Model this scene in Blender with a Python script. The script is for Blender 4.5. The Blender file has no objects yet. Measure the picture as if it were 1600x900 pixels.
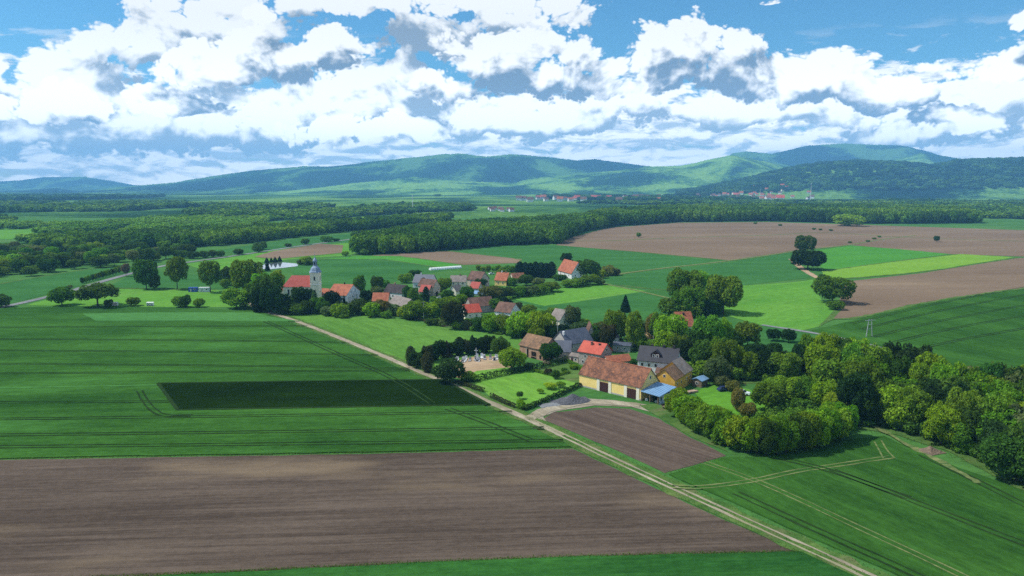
import bpy, bmesh, math, random
import numpy as np
from mathutils import Vector, Matrix
R = math.radians
random.seed(7); np.random.seed(7)
SC = bpy.context.scene
COL = SC.collection

# ------------------------------------------------------------------ camera
CH = 65.0                        # drone height, metres
F = 1142.0                       # focal length in photo pixels (1600 wide)
TH = math.atan((450 - 290) / F)  # downward pitch
cd = bpy.data.cameras.new('camera'); cam = bpy.data.objects.new('camera', cd); COL.objects.link(cam)
cd.sensor_width = 36; cd.lens = F / 1600 * 36; cd.clip_end = 80000; cd.clip_start = 0.5
cam.location = (0, 0, CH); cam.rotation_euler = (math.pi / 2 - TH, 0, 0)
SC.camera = cam

# ------------------------------------------------------------------ light and exposure
SUN_EL, SUN_AZ = R(53), R(-86)     # azimuth from +Y (view direction), negative = towards the left
vs = SC.view_settings
vs.view_transform = 'Standard'; vs.look = 'None'; vs.gamma = 1; vs.exposure = 0.12; vs.use_curve_mapping = False
sd = bpy.data.lights.new('sun', 'SUN'); so = bpy.data.objects.new('sun', sd); COL.objects.link(so)
sd.energy = 4.8; sd.angle = R(0.6); sd.color = (1.0, 0.945, 0.84)
sdir = Vector((math.sin(SUN_AZ) * math.cos(SUN_EL), math.cos(SUN_AZ) * math.cos(SUN_EL), math.sin(SUN_EL)))
so.rotation_euler = sdir.to_track_quat('Z', 'Y').to_euler(); so.location = (0, 0, 300)
SC.cycles.max_bounces = 6; SC.cycles.diffuse_bounces = 3; SC.cycles.transmission_bounces = 3
SC.cycles.volume_bounces = 1; SC.cycles.caustics_reflective = False; SC.cycles.caustics_refractive = False
SC.cycles.use_denoising = False

# ---- helpers: photo pixel -> point on the ground
ct, st = math.cos(TH), math.sin(TH)
def G(x, y, z=0.0):
    a = (x - 800) / F; b = (450 - y) / F
    d = Vector((a, ct + b * st, -st + b * ct))
    t = (z - CH) / d.z
    return Vector((d.x * t, d.y * t, z))
def ZT(py, yt):                    # height at which a vertical over ground distance py reaches picture row yt
    b = (450 - yt) / F
    return CH + py * (-st + b * ct) / (ct + b * st)
def MPP(py): return py / F * 1.0   # metres per photo pixel at ground distance py
def dirpx(x, y):
    a = (x - 800) / F; b = (450 - y) / F
    d = Vector((a, ct + b * st, -st + b * ct)).normalized()
    return math.atan2(d.x, d.y), d.z / math.hypot(d.x, d.y)

# ------------------------------------------------------------------ node helpers
class NT:
    def __init__(s, nt): s.nt = nt
    def n(s, t, **k):
        o = s.nt.nodes.new(t)
        for a, v in k.items(): setattr(o, a, v)
        return o
    def link(s, a, b): s.nt.links.new(a, b)
    def put(s, sock, v):
        if isinstance(v, bpy.types.NodeSocket): s.nt.links.new(v, sock)
        elif v is not None: sock.default_value = v
    def m(s, op, a, b=None, c=None, clamp=False):
        o = s.n('ShaderNodeMath', operation=op); o.use_clamp = clamp
        for i, v in enumerate((a, b, c)): s.put(o.inputs[i], v)
        return o.outputs[0]
    def v(s, op, a, b=None, sc=None):
        o = s.n('ShaderNodeVectorMath', operation=op)
        s.put(o.inputs[0], a)
        if b is not None: s.put(o.inputs[1], b)
        if sc is not None: s.put(o.inputs['Scale'], sc)
        return o.outputs['Value'] if op in ('LENGTH', 'DOT_PRODUCT', 'DISTANCE') else o.outputs[0]
    def xyz(s, x, y, z=0.0):
        o = s.n('ShaderNodeCombineXYZ'); [s.put(o.inputs[i], q) for i, q in enumerate((x, y, z))]; return o.outputs[0]
    def sep(s, v):
        o = s.n('ShaderNodeSeparateXYZ'); s.link(v, o.inputs[0]); return o.outputs
    def noise(s, v, scale, det=4, rough=0.5, dist=0.0, col=False, dim='3D'):
        o = s.n('ShaderNodeTexNoise', noise_dimensions=dim); s.put(o.inputs['Vector'], v); o.inputs['Scale'].default_value = scale
        o.inputs['Detail'].default_value = det; o.inputs['Roughness'].default_value = rough; o.inputs['Distortion'].default_value = dist
        return o.outputs['Color'] if col else o.outputs[0]
    def ss(s, x, lo, hi, a=0.0, b=1.0, kind='SMOOTHSTEP'):
        o = s.n('ShaderNodeMapRange'); o.interpolation_type = kind; o.clamp = True if hasattr(o, 'clamp') else None
        s.put(o.inputs[0], x)
        for i, q in enumerate((lo, hi, a, b)): s.put(o.inputs[i + 1], q)
        return o.outputs[0]
    def mix(s, f, a, b, mode='MIX'):
        o = s.n('ShaderNodeMix', data_type='RGBA', blend_type=mode)
        s.put(o.inputs[0], f); s.put(o.inputs[6], c4(a)); s.put(o.inputs[7], c4(b)); return o.outputs[2]
def c4(c):
    if isinstance(c, (tuple, list)) and len(c) == 3: return (*c, 1.0)
    return c
def srgb(r, g, b):
    f = lambda c: (c / 255 / 12.92) if c / 255 <= 0.04045 else ((c / 255 + 0.055) / 1.055) ** 2.4
    return (f(r), f(g), f(b))

# ------------------------------------------------------------------ world: Nishita sky with cumulus
W = bpy.data.worlds.new('World'); SC.world = W; W.use_nodes = True
W.node_tree.nodes.clear(); w = NT(W.node_tree)
try: W.cycles.sampling_method = 'MANUAL'; W.cycles.sample_map_resolution = 512
except Exception: pass
sky = w.n('ShaderNodeTexSky', sky_type='NISHITA'); sky.sun_disc = False
sky.sun_elevation = SUN_EL; sky.sun_rotation = SUN_AZ
sky.altitude = 300; sky.air_density = 1.0; sky.dust_density = 0.15; sky.ozone_density = 4.0
SKYS = 0.105
tc = w.n('ShaderNodeTexCoord'); dx, dy, dz = w.sep(tc.outputs['Generated'])
uu = w.m('ARCTAN2', dx, dy)
vv = w.m('DIVIDE', dz, w.m('SQRT', w.m('ADD', w.m('ADD', w.m('MULTIPLY', dx, dx), w.m('MULTIPLY', dy, dy)), 1e-4)))
uf = w.m('SUBTRACT', w.m('PINGPONG', w.m('ADD', uu, 0.68), 1.36), 0.68)     # the same kind of clouds all the way round
P0 = w.xyz(uf, vv, 0.0)
BACK = [  # cloud masses further off: picture x, y, half width, half height
 (330, 40, 105, 45), (235, 80, 85, 36), (60, 135, 130, 42), (180, 185, 200, 50), (10, 200, 120, 45), (545, 165, 130, 60), (400, 190, 150, 42), (640, 125, 45, 42), (690, 60, 75, 40),
 (640, 8, 230, 24), (810, 20, 95, 34), (800, 190, 170, 36), (1010, 160, 110, 36), (1180, 170, 150, 32), (1540, 185, 140, 42), (1440, 215, 100, 24), (1590, 140, 60, 40)]
FRONT = [
 (440, 92, 110, 44), (520, 72, 46, 34), (345, 110, 90, 34), (420, 28, 34, 20), (110, 165, 105, 30), (265, 165, 90, 26), (520, 205, 110, 30),
 (770, 100, 110, 58), (850, 105, 88, 66), (700, 135, 60, 36), (1060, 92, 92, 58), (985, 118, 66, 44), (1125, 78, 70, 42), (1160, 130, 80, 38), (1270, 135, 115, 46), (1375, 150, 75, 36),
 (1560, 103, 95, 24), (1475, 98, 45, 18), (1215, 3, 34, 7), (1610, 30, 20, 16), (1490, 180, 70, 24), (650, 200, 80, 24)]
def cells_of(L): return [(*dirpx(x, y), rx / F, ry / F) for x, y, rx, ry in L]
def cell_field(Pw, cells, cover):
    Mn = None
    for a_, b_, rx, ry in cells:
        o = w.n('ShaderNodeVectorMath', operation='MULTIPLY_ADD'); w.link(Pw, o.inputs[0])
        o.inputs[1].default_value = (1 / rx, 1 / ry, 0); o.inputs[2].default_value = (-a_ / rx, -b_ / ry, 0)
        qv = w.v('MAXIMUM', o.outputs[0], w.v('MULTIPLY', o.outputs[0], (-1.0, -1.35, 0.0)))     # flatter base than top
        r_ = w.v('LENGTH', qv); Mn = r_ if Mn is None else w.m('SMOOTH_MIN', Mn, r_, 0.22)
    return w.m('SUBTRACT', cover, Mn)
def billow(Ps, det, vdet):
    vo = w.n('ShaderNodeTexVoronoi', feature='F1', voronoi_dimensions='2D'); w.link(Ps, vo.inputs['Vector'])
    vo.inputs['Scale'].default_value = 15; vo.inputs['Detail'].default_value = vdet; vo.inputs['Roughness'].default_value = 0.62; vo.inputs['Lacunarity'].default_value = 2.3
    return w.m('SUBTRACT', w.noise(Ps, 13.0, det, 0.6, dim='2D'), 0.5), w.m('SUBTRACT', 0.60, vo.outputs['Distance'])
def cloud_layer(cells, cover, off, high=False):
    wob = w.v('SUBTRACT', w.noise(w.v('ADD', P0, off), 7.0, 2, 0.55, col=True, dim='2D'), (0.5, 0.5, 0.5))
    Pw = w.v('ADD', P0, w.v('MULTIPLY', wob, (0.05, 0.035, 0.0)))
    M0 = cell_field(Pw, cells, cover); M1 = cell_field(w.v('ADD', Pw, (-0.012, 0.040, 0.0)), cells, cover)
    if high:
        hi = w.m('ADD', w.m('MULTIPLY', w.m('SUBTRACT', w.noise(P0, 3.2, 1, 0.5, dim='2D'), 0.47), 5.0), w.ss(vv, 0.26, 0.36, -3.0, 0.0))
        M0 = w.m('MAXIMUM', M0, hi)
    M1 = w.m('MAXIMUM', M1, -0.4); lit = w.m('SUBTRACT', M0, M1)
    M0 = w.m('MINIMUM', w.m('MAXIMUM', M0, -1.2), 0.8)
    Ps = w.v('MULTIPLY', w.v('ADD', Pw, off), (1.0, 1.25, 1.0))
    fb0, bil0 = billow(Ps, 7, 3.0); fb1, bil1 = billow(w.v('ADD', Ps, (-0.007, 0.018, 0.0)), 3, 2.0)
    D = w.m('ADD', w.m('MULTIPLY', M0, 0.80), w.m('ADD', w.m('MULTIPLY', fb0, 0.65), w.m('MULTIPLY', bil0, 0.62)))
    al = w.ss(D, 0.0, 0.17)
    sh = w.m('ADD', 0.345, w.m('MULTIPLY', lit, 0.95))
    sh = w.m('ADD', sh, w.m('MULTIPLY', w.m('SUBTRACT', fb0, fb1), 0.75))
    sh = w.m('ADD', sh, w.m('MULTIPLY', w.m('SUBTRACT', bil0, bil1), 0.85))
    sh = w.m('SUBTRACT', sh, w.m('MULTIPLY', w.ss(D, 0.25, 0.85), 0.16))
    sh = w.m('ADD', sh, w.m('MULTIPLY', w.ss(D, 0.26, 0.0), 0.20))
    return al, w.ss(sh, 0.08, 0.84, 0.0, 1.0)
alB, shB = cloud_layer(cells_of(BACK), 1.42, (3.1, 1.7, 0.0), True)
alF, shF = cloud_layer(cells_of(FRONT), 1.24, (0.0, 0.0, 0.0))
# low, distant, layered cloud towards the horizon
PB = w.xyz(w.m('MULTIPLY', uu, 1.0), w.m('MULTIPLY', vv, 3.6))
B0 = w.noise(PB, 14.0, 5, 0.6, 0.3, dim='2D'); B1 = w.noise(w.v('ADD', PB, (-0.005, 0.024, 0.0)), 14.0, 4, 0.6, 0.3, dim='2D')
band = w.ss(vv, 0.16, 0.06, 0.06, 0.34)
Bd = w.m('ADD', B0, band)
balpha = w.m('MULTIPLY', w.ss(Bd, 0.60, 0.74), w.ss(vv, 0.20, 0.12))
bsh = w.ss(w.m('ADD', w.m('MULTIPLY', w.m('SUBTRACT', B0, B1), 3.2), 0.62), 0.25, 0.85, 0.0, 1.0, 'LINEAR')
k = 1 / SKYS
white = (1.06 * k, 1.07 * k, 1.07 * k, 1); grey = (0.18 * k, 0.265 * k, 0.375 * k, 1)
white2 = (1.0 * k, 1.02 * k, 1.03 * k, 1); grey2 = (0.27 * k, 0.36 * k, 0.47 * k, 1)
bwhite = (1.0 * k, 1.0 * k, 1.0 * k, 1); bgrey = (0.40 * k, 0.49 * k, 0.60 * k, 1)
gain = w.ss(vv, 0.0, 0.22, 1.85, 1.0)          # cloud towards the horizon is seen through more air, but is itself as bright
skyc = w.mix(1.0, sky.outputs[0], w.mix(w.ss(vv, 0.03, 0.16), (0.95, 1.15, 1.40, 1), (0.56, 1.02, 1.14, 1)), 'MULTIPLY')
def bright(c): return w.v('SCALE', c, sc=gain)
base = w.mix(balpha, skyc, bright(w.mix(bsh, bgrey, bwhite)))
full = w.mix(alF, w.mix(alB, base, bright(w.mix(shB, grey2, white2))), bright(w.mix(shF, grey, white)))
bg = w.n('ShaderNodeBackground'); w.link(full, bg.inputs[0]); bg.inputs[1].default_value = SKYS
wo = w.n('ShaderNodeOutputWorld'); w.link(bg.outputs[0], wo.inputs[0])

# ------------------------------------------------------------------ materials
def newmat(name):
    m = bpy.data.materials.new(name); m.use_nodes = True; m.node_tree.nodes.clear()
    n = NT(m.node_tree); out = n.n('ShaderNodeOutputMaterial'); return m, n, out
def principled(n, out, col, rough=0.9, bump=None, bstr=0.3, bdist=0.1, spec=0.2, metal=0.0):
    p = n.n('ShaderNodeBsdfPrincipled'); n.put(p.inputs['Base Color'], c4(col)); n.put(p.inputs['Roughness'], rough)
    p.inputs['Specular IOR Level'].default_value = spec; p.inputs['Metallic'].default_value = metal
    if bump is not None:
        b = n.n('ShaderNodeBump'); b.inputs['Strength'].default_value = bstr; b.inputs['Distance'].default_value = bdist
        n.link(bump, b.inputs['Height']); n.link(b.outputs[0], p.inputs['Normal'])
    n.link(p.outputs[0], out.inputs[0]); return p
def plain(name, col, rough=0.8, var=0.25, scale=1.5, spec=0.2, metal=0.0):
    m, n, out = newmat(name)
    co = n.n('ShaderNodeTexCoord').outputs['Object']
    f = n.noise(co, scale, 5, 0.6)
    dark = tuple(c * (1 - var) for c in col); lite = tuple(min(1, c * (1 + var)) for c in col)
    principled(n, out, n.mix(n.ss(f, 0.3, 0.7), dark, lite), rough, f, 0.15, 0.05, spec, metal); return m
def field_mat(name, c1, c2, ang, streak=0.5, grain=0.5, across=0.55, bstr=0.5, c3=None, patch=0.02, mott=0.30):
    """crop or soil: big soft patches, streaks along the working direction, fine grain"""
    m, n, out = newmat(name)
    co = n.n('ShaderNodeTexCoord').outputs['Object']
    mp = n.n('ShaderNodeMapping'); n.link(co, mp.inputs[0]); mp.inputs['Rotation'].default_value = (0, 0, -ang)
    p = mp.outputs[0]
    big = n.noise(n.v('MULTIPLY', p, (patch * 0.6, patch * 1.6, 0)), 1.0, 5, 0.6)
    st1 = n.noise(n.v('MULTIPLY', p, (0.012, across, 0)), 1.0, 4, 0.6)
    st2 = n.noise(n.v('MULTIPLY', p, (0.05, across * 3.2, 0)), 1.0, 3, 0.6)
    gr = n.noise(n.v('MULTIPLY', p, (0.55, 0.9, 0)), 1.0, 6, 0.8)
    f = n.m('ADD', n.m('MULTIPLY', n.m('SUBTRACT', big, 0.5), 2.2), 0.5)
    f = n.m('ADD', f, n.m('MULTIPLY', n.m('SUBTRACT', st1, 0.5), streak * 1.6))
    f = n.m('ADD', f, n.m('MULTIPLY', n.m('SUBTRACT', st2, 0.5), streak * 1.2))
    f = n.m('ADD', f, n.m('MULTIPLY', n.m('SUBTRACT', gr, 0.5), grain * 2.6), clamp=True)
    col = n.mix(f, c1, c2)
    if c3:
        b2 = n.noise(n.v('MULTIPLY', p, (patch * 0.35, patch * 1.2, 0)), 1.7, 4, 0.6)
        col = n.mix(n.ss(b2, 0.52, 0.72, 0, 0.75), col, c3)
    g2 = n.noise(n.v('MULTIPLY', p, (0.16, 0.42, 0)), 1.0, 7, 0.82)
    hv = n.n('ShaderNodeHueSaturation'); n.link(col, hv.inputs['Color']); n.link(n.ss(g2, 0.32, 0.68, 1 - mott, 1 + mott, 'LINEAR'), hv.inputs['Value']); col = hv.outputs[0]
    h = n.m('ADD', n.m('MULTIPLY', st2, 0.8), gr)
    principled(n, out, col, 0.95, h, bstr, 0.25, 0.0); return m
def foliage_mat(name, objcol=True, ramp=None, transl=0.42):
    m, n, out = newmat(name)
    oi = n.n('ShaderNodeObjectInfo'); ge = n.n('ShaderNodeNewGeometry')
    rnd = oi.outputs['Random']
    if objcol: base = oi.outputs['Color']
    else:
        ps = n.noise(n.v('MULTIPLY', oi.outputs['Location'], (0.006, 0.004, 0)), 1.0, 4, 0.65)
        f = n.m('ADD', n.m('MULTIPLY', n.m('SUBTRACT', rnd, 0.5), 0.45), n.ss(ps, 0.3, 0.7), clamp=True)
        cr = n.n('ShaderNodeValToRGB'); n.link(f, cr.inputs[0])
        e = cr.color_ramp.elements; e[0].color = c4(ramp[0]); e[1].color = c4(ramp[-1])
        for i, c in enumerate(ramp[1:-1]): q = e.new((i + 1) / (len(ramp) - 1)); q.color = c4(c)
        base = cr.outputs[0]
    isl = ge.outputs['Random Per Island']
    tco = n.n('ShaderNodeTexCoord').outputs['Object']
    cl = n.noise(n.v('ADD', tco, n.v('SCALE', (7.1, 3.3, 5.2), sc=rnd)), 9.0, 2, 0.6)
    hs = n.n('ShaderNodeHueSaturation'); n.link(base, hs.inputs['Color'])
    n.link(n.m('MULTIPLY', n.ss(isl, 0, 1, 0.70, 1.32, 'LINEAR'), n.ss(cl, 0.30, 0.70, 0.62, 1.45, 'LINEAR')), hs.inputs['Value'])
    n.link(n.ss(rnd, 0, 1, 0.488, 0.512, 'LINEAR'), hs.inputs['Hue'])
    d = n.n('ShaderNodeBsdfDiffuse'); n.link(hs.outputs[0], d.inputs[0])
    t = n.n('ShaderNodeBsdfTranslucent'); n.link(n.mix(1.0, hs.outputs[0], (1.25, 1.35, 0.45), 'MULTIPLY'), t.inputs[0])
    mx = n.n('ShaderNodeMixShader'); mx.inputs[0].default_value = transl
    n.link(d.outputs[0], mx.inputs[1]); n.link(t.outputs[0], mx.inputs[2]); n.link(mx.outputs[0], out.inputs[0]); return m
def roof_mat(name, c1, c2, c3=None, rough=0.85, spec=0.2, row=3.2):
    m, n, out = newmat(name)
    co = n.n('ShaderNodeTexCoord').outputs['Object']
    f1 = n.noise(co, 0.45, 4, 0.65); f2 = n.noise(co, 3.2, 4, 0.75)
    f = n.m('ADD', n.m('MULTIPLY', f1, 0.55), n.m('MULTIPLY', f2, 0.45))
    col = n.mix(n.ss(f, 0.41, 0.59), c1, c2)
    if c3: col = n.mix(n.ss(n.noise(co, 1.3, 5, 0.7), 0.52, 0.68), col, c3)
    z = n.sep(co)[2]; rows = n.m('FRACT', n.m('MULTIPLY', z, row))
    principled(n, out, col, rough, n.m('ADD', rows, f2), 0.35, 0.06, spec); return m
def wall_mat(name, c1, c2, stain=None, scale=0.7):
    m, n, out = newmat(name)
    co = n.n('ShaderNodeTexCoord').outputs['Object']
    f = n.noise(co, scale, 6, 0.65); col = n.mix(n.ss(f, 0.35, 0.68), c1, c2)
    if stain:
        col = n.mix(n.ss(n.noise(n.v('MULTIPLY', co, (1, 1, 0.35)), 1.6, 5, 0.7), 0.55, 0.75, 0, 0.45), col, stain)
    principled(n, out, col, 0.92, f, 0.2, 0.05, 0.1); return m
M = {}
M['leaf'] = foliage_mat('leaf')
M['far_leaf'] = foliage_mat('far_leaf', False, [(0.030, 0.080, 0.016), (0.065, 0.150, 0.020), (0.115, 0.225, 0.022), (0.175, 0.290, 0.026)], 0.25)
M['far_light_leaf'] = foliage_mat('far_light_leaf', False, [(0.085, 0.20, 0.025), (0.14, 0.28, 0.03), (0.20, 0.34, 0.035)], 0.25)
M['far_dark_leaf'] = foliage_mat('far_dark_leaf', False, [(0.014, 0.045, 0.020), (0.035, 0.095, 0.024), (0.10, 0.20, 0.030)], 0.15)
M['bark'] = plain('bark', (0.06, 0.045, 0.033), 0.95, 0.4, 6)
M['hedge_leaf'] = M['leaf']
M['plaster_white'] = wall_mat('plaster_white', (0.62, 0.64, 0.66), (0.74, 0.75, 0.75), (0.45, 0.47, 0.48))
M['plaster_cream'] = wall_mat('plaster_cream', (0.70, 0.65, 0.52), (0.79, 0.74, 0.61), (0.55, 0.50, 0.40))
M['plaster_yellow'] = wall_mat('plaster_yellow', (0.80, 0.58, 0.20), (0.86, 0.67, 0.27), (0.55, 0.40, 0.18))
M['plaster_ochre'] = wall_mat('plaster_ochre', (0.60, 0.36, 0.06), (0.66, 0.42, 0.10), (0.36, 0.22, 0.08))
M['plaster_grey'] = wall_mat('plaster_grey', (0.33, 0.32, 0.30), (0.45, 0.43, 0.40), (0.24, 0.22, 0.20))
M['stone'] = wall_mat('stone', (0.26, 0.235, 0.21), (0.40, 0.37, 0.33), (0.18, 0.15, 0.13), 2.2)
M['brick'] = wall_mat('brick', (0.30, 0.17, 0.11), (0.42, 0.28, 0.20), (0.50, 0.42, 0.34), 1.4)
M['beige'] = wall_mat('beige', (0.44, 0.37, 0.29), (0.56, 0.49, 0.40), (0.33, 0.26, 0.20))
M['blue_grey_wall'] = wall_mat('blue_grey_wall', (0.34, 0.40, 0.50), (0.46, 0.52, 0.60), (0.25, 0.27, 0.32))
M['tile_rust'] = roof_mat('tile_rust', (0.085, 0.045, 0.034), (0.24, 0.105, 0.062), (0.37, 0.145, 0.06))
M['tile_old'] = roof_mat('tile_old', (0.11, 0.075, 0.05), (0.24, 0.135, 0.08), (0.30, 0.20, 0.10))
M['tile_red'] = roof_mat('tile_red', (0.38, 0.060, 0.038), (0.48, 0.090, 0.055), (0.30, 0.055, 0.04), 0.6)
M['tile_orange'] = roof_mat('tile_orange', (0.28, 0.090, 0.052), (0.40, 0.145, 0.080), (0.20, 0.075, 0.055))
M['tile_pink'] = roof_mat('tile_pink', (0.33, 0.075, 0.062), (0.39, 0.10, 0.08), None)
M['tile_brown'] = roof_mat('tile_brown', (0.085, 0.05, 0.04), (0.18, 0.10, 0.075), (0.13, 0.09, 0.07))
M['tile_dark'] = roof_mat('tile_dark', (0.028, 0.026, 0.030), (0.055, 0.048, 0.05), (0.09, 0.06, 0.05))
M['tile_anthracite'] = roof_mat('tile_anthracite', (0.012, 0.014, 0.024), (0.022, 0.024, 0.036), None, 0.5, 0.35)
M['slate'] = roof_mat('slate', (0.055, 0.068, 0.10), (0.085, 0.10, 0.14), (0.10, 0.11, 0.14), 0.55, 0.4)
M['eternit'] = roof_mat('eternit', (0.16, 0.14, 0.13), (0.25, 0.22, 0.20), (0.20, 0.15, 0.11))
M['blue_sheet'] = roof_mat('blue_sheet', (0.15, 0.28, 0.45), (0.185, 0.325, 0.50), None, 0.45, 0.4)
M['copper'] = roof_mat('copper', (0.13, 0.19, 0.30), (0.20, 0.28, 0.38), (0.26, 0.40, 0.42), 0.5, 0.4)
M['white_trim'] = plain('white_trim', (0.72, 0.72, 0.70), 0.6, 0.08)
M['pane'] = plain('pane', (0.02, 0.025, 0.035), 0.12, 0.2, 1.0, 0.6)
M['dark_wood'] = plain('dark_wood', (0.055, 0.022, 0.020), 0.8, 0.3, 3)
M['old_wood'] = plain('old_wood', (0.16, 0.12, 0.085), 0.9, 0.35, 3)
M['void'] = plain('dark_interior', (0.012, 0.010, 0.009), 0.95, 0.2)
M['chimney'] = wall_mat('chimney_brick', (0.22, 0.12, 0.09), (0.33, 0.2, 0.15))
M['metal'] = plain('galvanised', (0.42, 0.44, 0.46), 0.5, 0.12, 2, 0.4, 0.4)
M['granite'] = plain('granite', (0.28, 0.28, 0.29), 0.5, 0.35, 3, 0.4)
M['marble'] = plain('pale_marble', (0.66, 0.66, 0.66), 0.5, 0.15, 3, 0.4)
M['car_blue'] = plain('car_paint_navy', (0.02, 0.035, 0.12), 0.25, 0.05, 1, 0.6)
M['car_white'] = plain('car_paint_white', (0.66, 0.72, 0.76), 0.25, 0.04, 1, 0.6)
M['rubber'] = plain('rubber', (0.015, 0.015, 0.016), 0.8, 0.1)
M['container_blue'] = plain('container_blue', (0.03, 0.09, 0.36), 0.5, 0.12)
M['container_white'] = plain('container_white', (0.62, 0.66, 0.70), 0.5, 0.1)
M['plastic'] = plain('plastic_film', (0.72, 0.78, 0.75), 0.35, 0.06, 2, 0.4)
M['gravel'] = plain('dark_gravel', (0.085, 0.088, 0.10), 0.95, 0.5, 3.0)
M['timber'] = plain('weathered_boards', (0.40, 0.29, 0.21), 0.85, 0.3, 2)

# ------------------------------------------------------------------ mesh helpers
def tag(o, label=None, cat=None, group=None, kind=None):
    for k_, v_ in (('label', label), ('category', cat), ('group', group), ('kind', kind)):
        if v_: o[k_] = v_
    return o
def mesh_obj(name, me, parent=None, loc=None):
    o = bpy.data.objects.new(name, me); COL.objects.link(o)
    if parent is not None: o.parent = parent
    if loc is not None: o.location = loc
    return o
def pymesh(name, verts, faces, mat, smooth=False):
    me = bpy.data.meshes.new(name); me.from_pydata([tuple(v) for v in verts], [], faces)
    for m_ in (mat if isinstance(mat, (list, tuple)) else [mat]): me.materials.append(m_)
    if smooth: me.polygons.foreach_set('use_smooth', [True] * len(me.polygons))
    me.update(); return me
class MB:
    def __init__(s): s.v = []; s.f = []
    def box(s, x0, x1, y0, y1, z0, z1):
        b = len(s.v); s.v += [(x0, y0, z0), (x1, y0, z0), (x1, y1, z0), (x0, y1, z0), (x0, y0, z1), (x1, y0, z1), (x1, y1, z1), (x0, y1, z1)]
        s.f += [tuple(b + i for i in q) for q in ((3, 2, 1, 0), (4, 5, 6, 7), (0, 1, 5, 4), (1, 2, 6, 5), (2, 3, 7, 6), (3, 0, 4, 7))]
    def prism(s, prof, x0, x1):                 # profile in (y, z), counter-clockwise seen from +x, extruded along x
        b = len(s.v); k_ = len(prof)
        s.v += [(x0, y, z) for y, z in prof] + [(x1, y, z) for y, z in prof]
        s.f.append(tuple(b + i for i in reversed(range(k_)))); s.f.append(tuple(b + k_ + i for i in range(k_)))
        for i in range(k_): j = (i + 1) % k_; s.f.append((b + i, b + j, b + k_ + j, b + k_ + i))
    def lathe(s, prof, n=12, cx=0, cy=0, phase=0.0):         # profile (r, z) from bottom to top
        b = len(s.v)
        for r, z in prof:
            for i in range(n):
                a = 2 * math.pi * i / n + phase; s.v.append((cx + r * math.cos(a), cy + r * math.sin(a), z))
        for k_ in range(len(prof) - 1):
            for i in range(n):
                j = (i + 1) % n; s.f.append((b + k_ * n + i, b + k_ * n + j, b + (k_ + 1) * n + j, b + (k_ + 1) * n + i))
        s.f.append(tuple(b + i for i in reversed(range(n)))); e = b + (len(prof) - 1) * n; s.f.append(tuple(e + i for i in range(n)))
    def tube(s, p, q, r0, r1, n=6):
        p, q = Vector(p), Vector(q); d = (q - p).normalized(); a = d.orthogonal().normalized(); c = d.cross(a); b = len(s.v)
        for pt, r in ((p, r0), (q, r1)):
            for i in range(n):
                t = 2 * math.pi * i / n; s.v.append(tuple(pt + a * (r * math.cos(t)) + c * (r * math.sin(t))))
        for i in range(n): j = (i + 1) % n; s.f.append((b + i, b + j, b + n + j, b + n + i))
        s.f.append(tuple(b + i for i in reversed(range(n)))); s.f.append(tuple(b + n + i for i in range(n)))
    def swap(s): s.v = [(-y, x, z) for x, y, z in s.v]; return s
    def mesh(s, name, mat, smooth=False): return pymesh(name, s.v, s.f, mat, smooth)
    def build(s, name, mat, parent=None, smooth=False, loc=None): return mesh_obj(name, s.mesh(name, mat, smooth), parent, loc)

# ------------------------------------------------------------------ ground, fields, tracks
def resample(pts, step):
    out = []
    for i in range(len(pts) - 1):
        a, b = Vector(pts[i]), Vector(pts[i + 1]); n_ = max(1, int((b - a).length / step))
        out += [a.lerp(b, k_ / n_) for k_ in range(n_)]
    out.append(Vector(pts[-1])); return out
def smooth_line(pts, it=2):
    for _ in range(it):
        q = [pts[0]]
        for a, b in zip(pts[:-1], pts[1:]): q += [a.lerp(b, .25), a.lerp(b, .75)]
        q.append(pts[-1]); pts = q
    return pts
def field(name, px, mat, z, jit=0.25, step=4.0, skirt=0.0, label=None):
    P = [G(x, y) for x, y in px]
    dist = sum(p.y for p in P) / len(P); s_ = max(step, dist * 0.015)
    P = resample(P + [P[0]], s_)[:-1]
    P = [Vector((p.x + random.uniform(-jit, jit) * s_ / 4, p.y + random.uniform(-jit, jit) * s_ / 4, z)) for p in P]
    bm = bmesh.new(); vs_ = [bm.verts.new(p) for p in P]; fc = bm.faces.new(vs_); bm.normal_update()
    if fc.normal.z < 0: fc.normal_flip()
    bmesh.ops.triangulate(bm, faces=[fc])
    if skirt:
        lo = [bm.verts.new((p.x, p.y, z - skirt)) for p in P]
        for i in range(len(P)):
            j = (i + 1) % len(P); bm.faces.new((vs_[i], vs_[j], lo[j], lo[i]))
        bmesh.ops.recalc_face_normals(bm, faces=bm.faces)
    me = bpy.data.meshes.new(name); bm.to_mesh(me); bm.free(); me.materials.append(mat)
    o = mesh_obj(name, me); tag(o, kind='structure', label=label); return o
def strip(name, px, width, mat, z, off=0.0, jit=0.12, step=2.5, world=False, label=None, kind='structure', smooth=2):
    P = [Vector(p) for p in px] if world else [G(x, y) for x, y in px]
    P = resample(smooth_line(P, smooth), step); n_ = len(P); vs_ = []; fs = []
    for i, p in enumerate(P):
        d = (P[min(i + 1, n_ - 1)] - P[max(i - 1, 0)]); d.z = 0; d.normalize(); nr = Vector((-d.y, d.x, 0))
        wd = width * (1 + random.uniform(-jit, jit)); c = p + nr * (off + random.uniform(-jit, jit) * width * .3)
        a = c + nr * wd / 2; b = c - nr * wd / 2
        vs_ += [(a.x, a.y, z), (b.x, b.y, z)]
        if i: fs.append((2 * i - 2, 2 * i - 1, 2 * i + 1, 2 * i))
    return tag(mesh_obj(name, pymesh(name, vs_, fs, mat)), kind=kind, label=label)
def angpx(a, b):
    p, q = G(*a), G(*b); return math.atan2(q.y - p.y, q.x - p.x)

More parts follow.
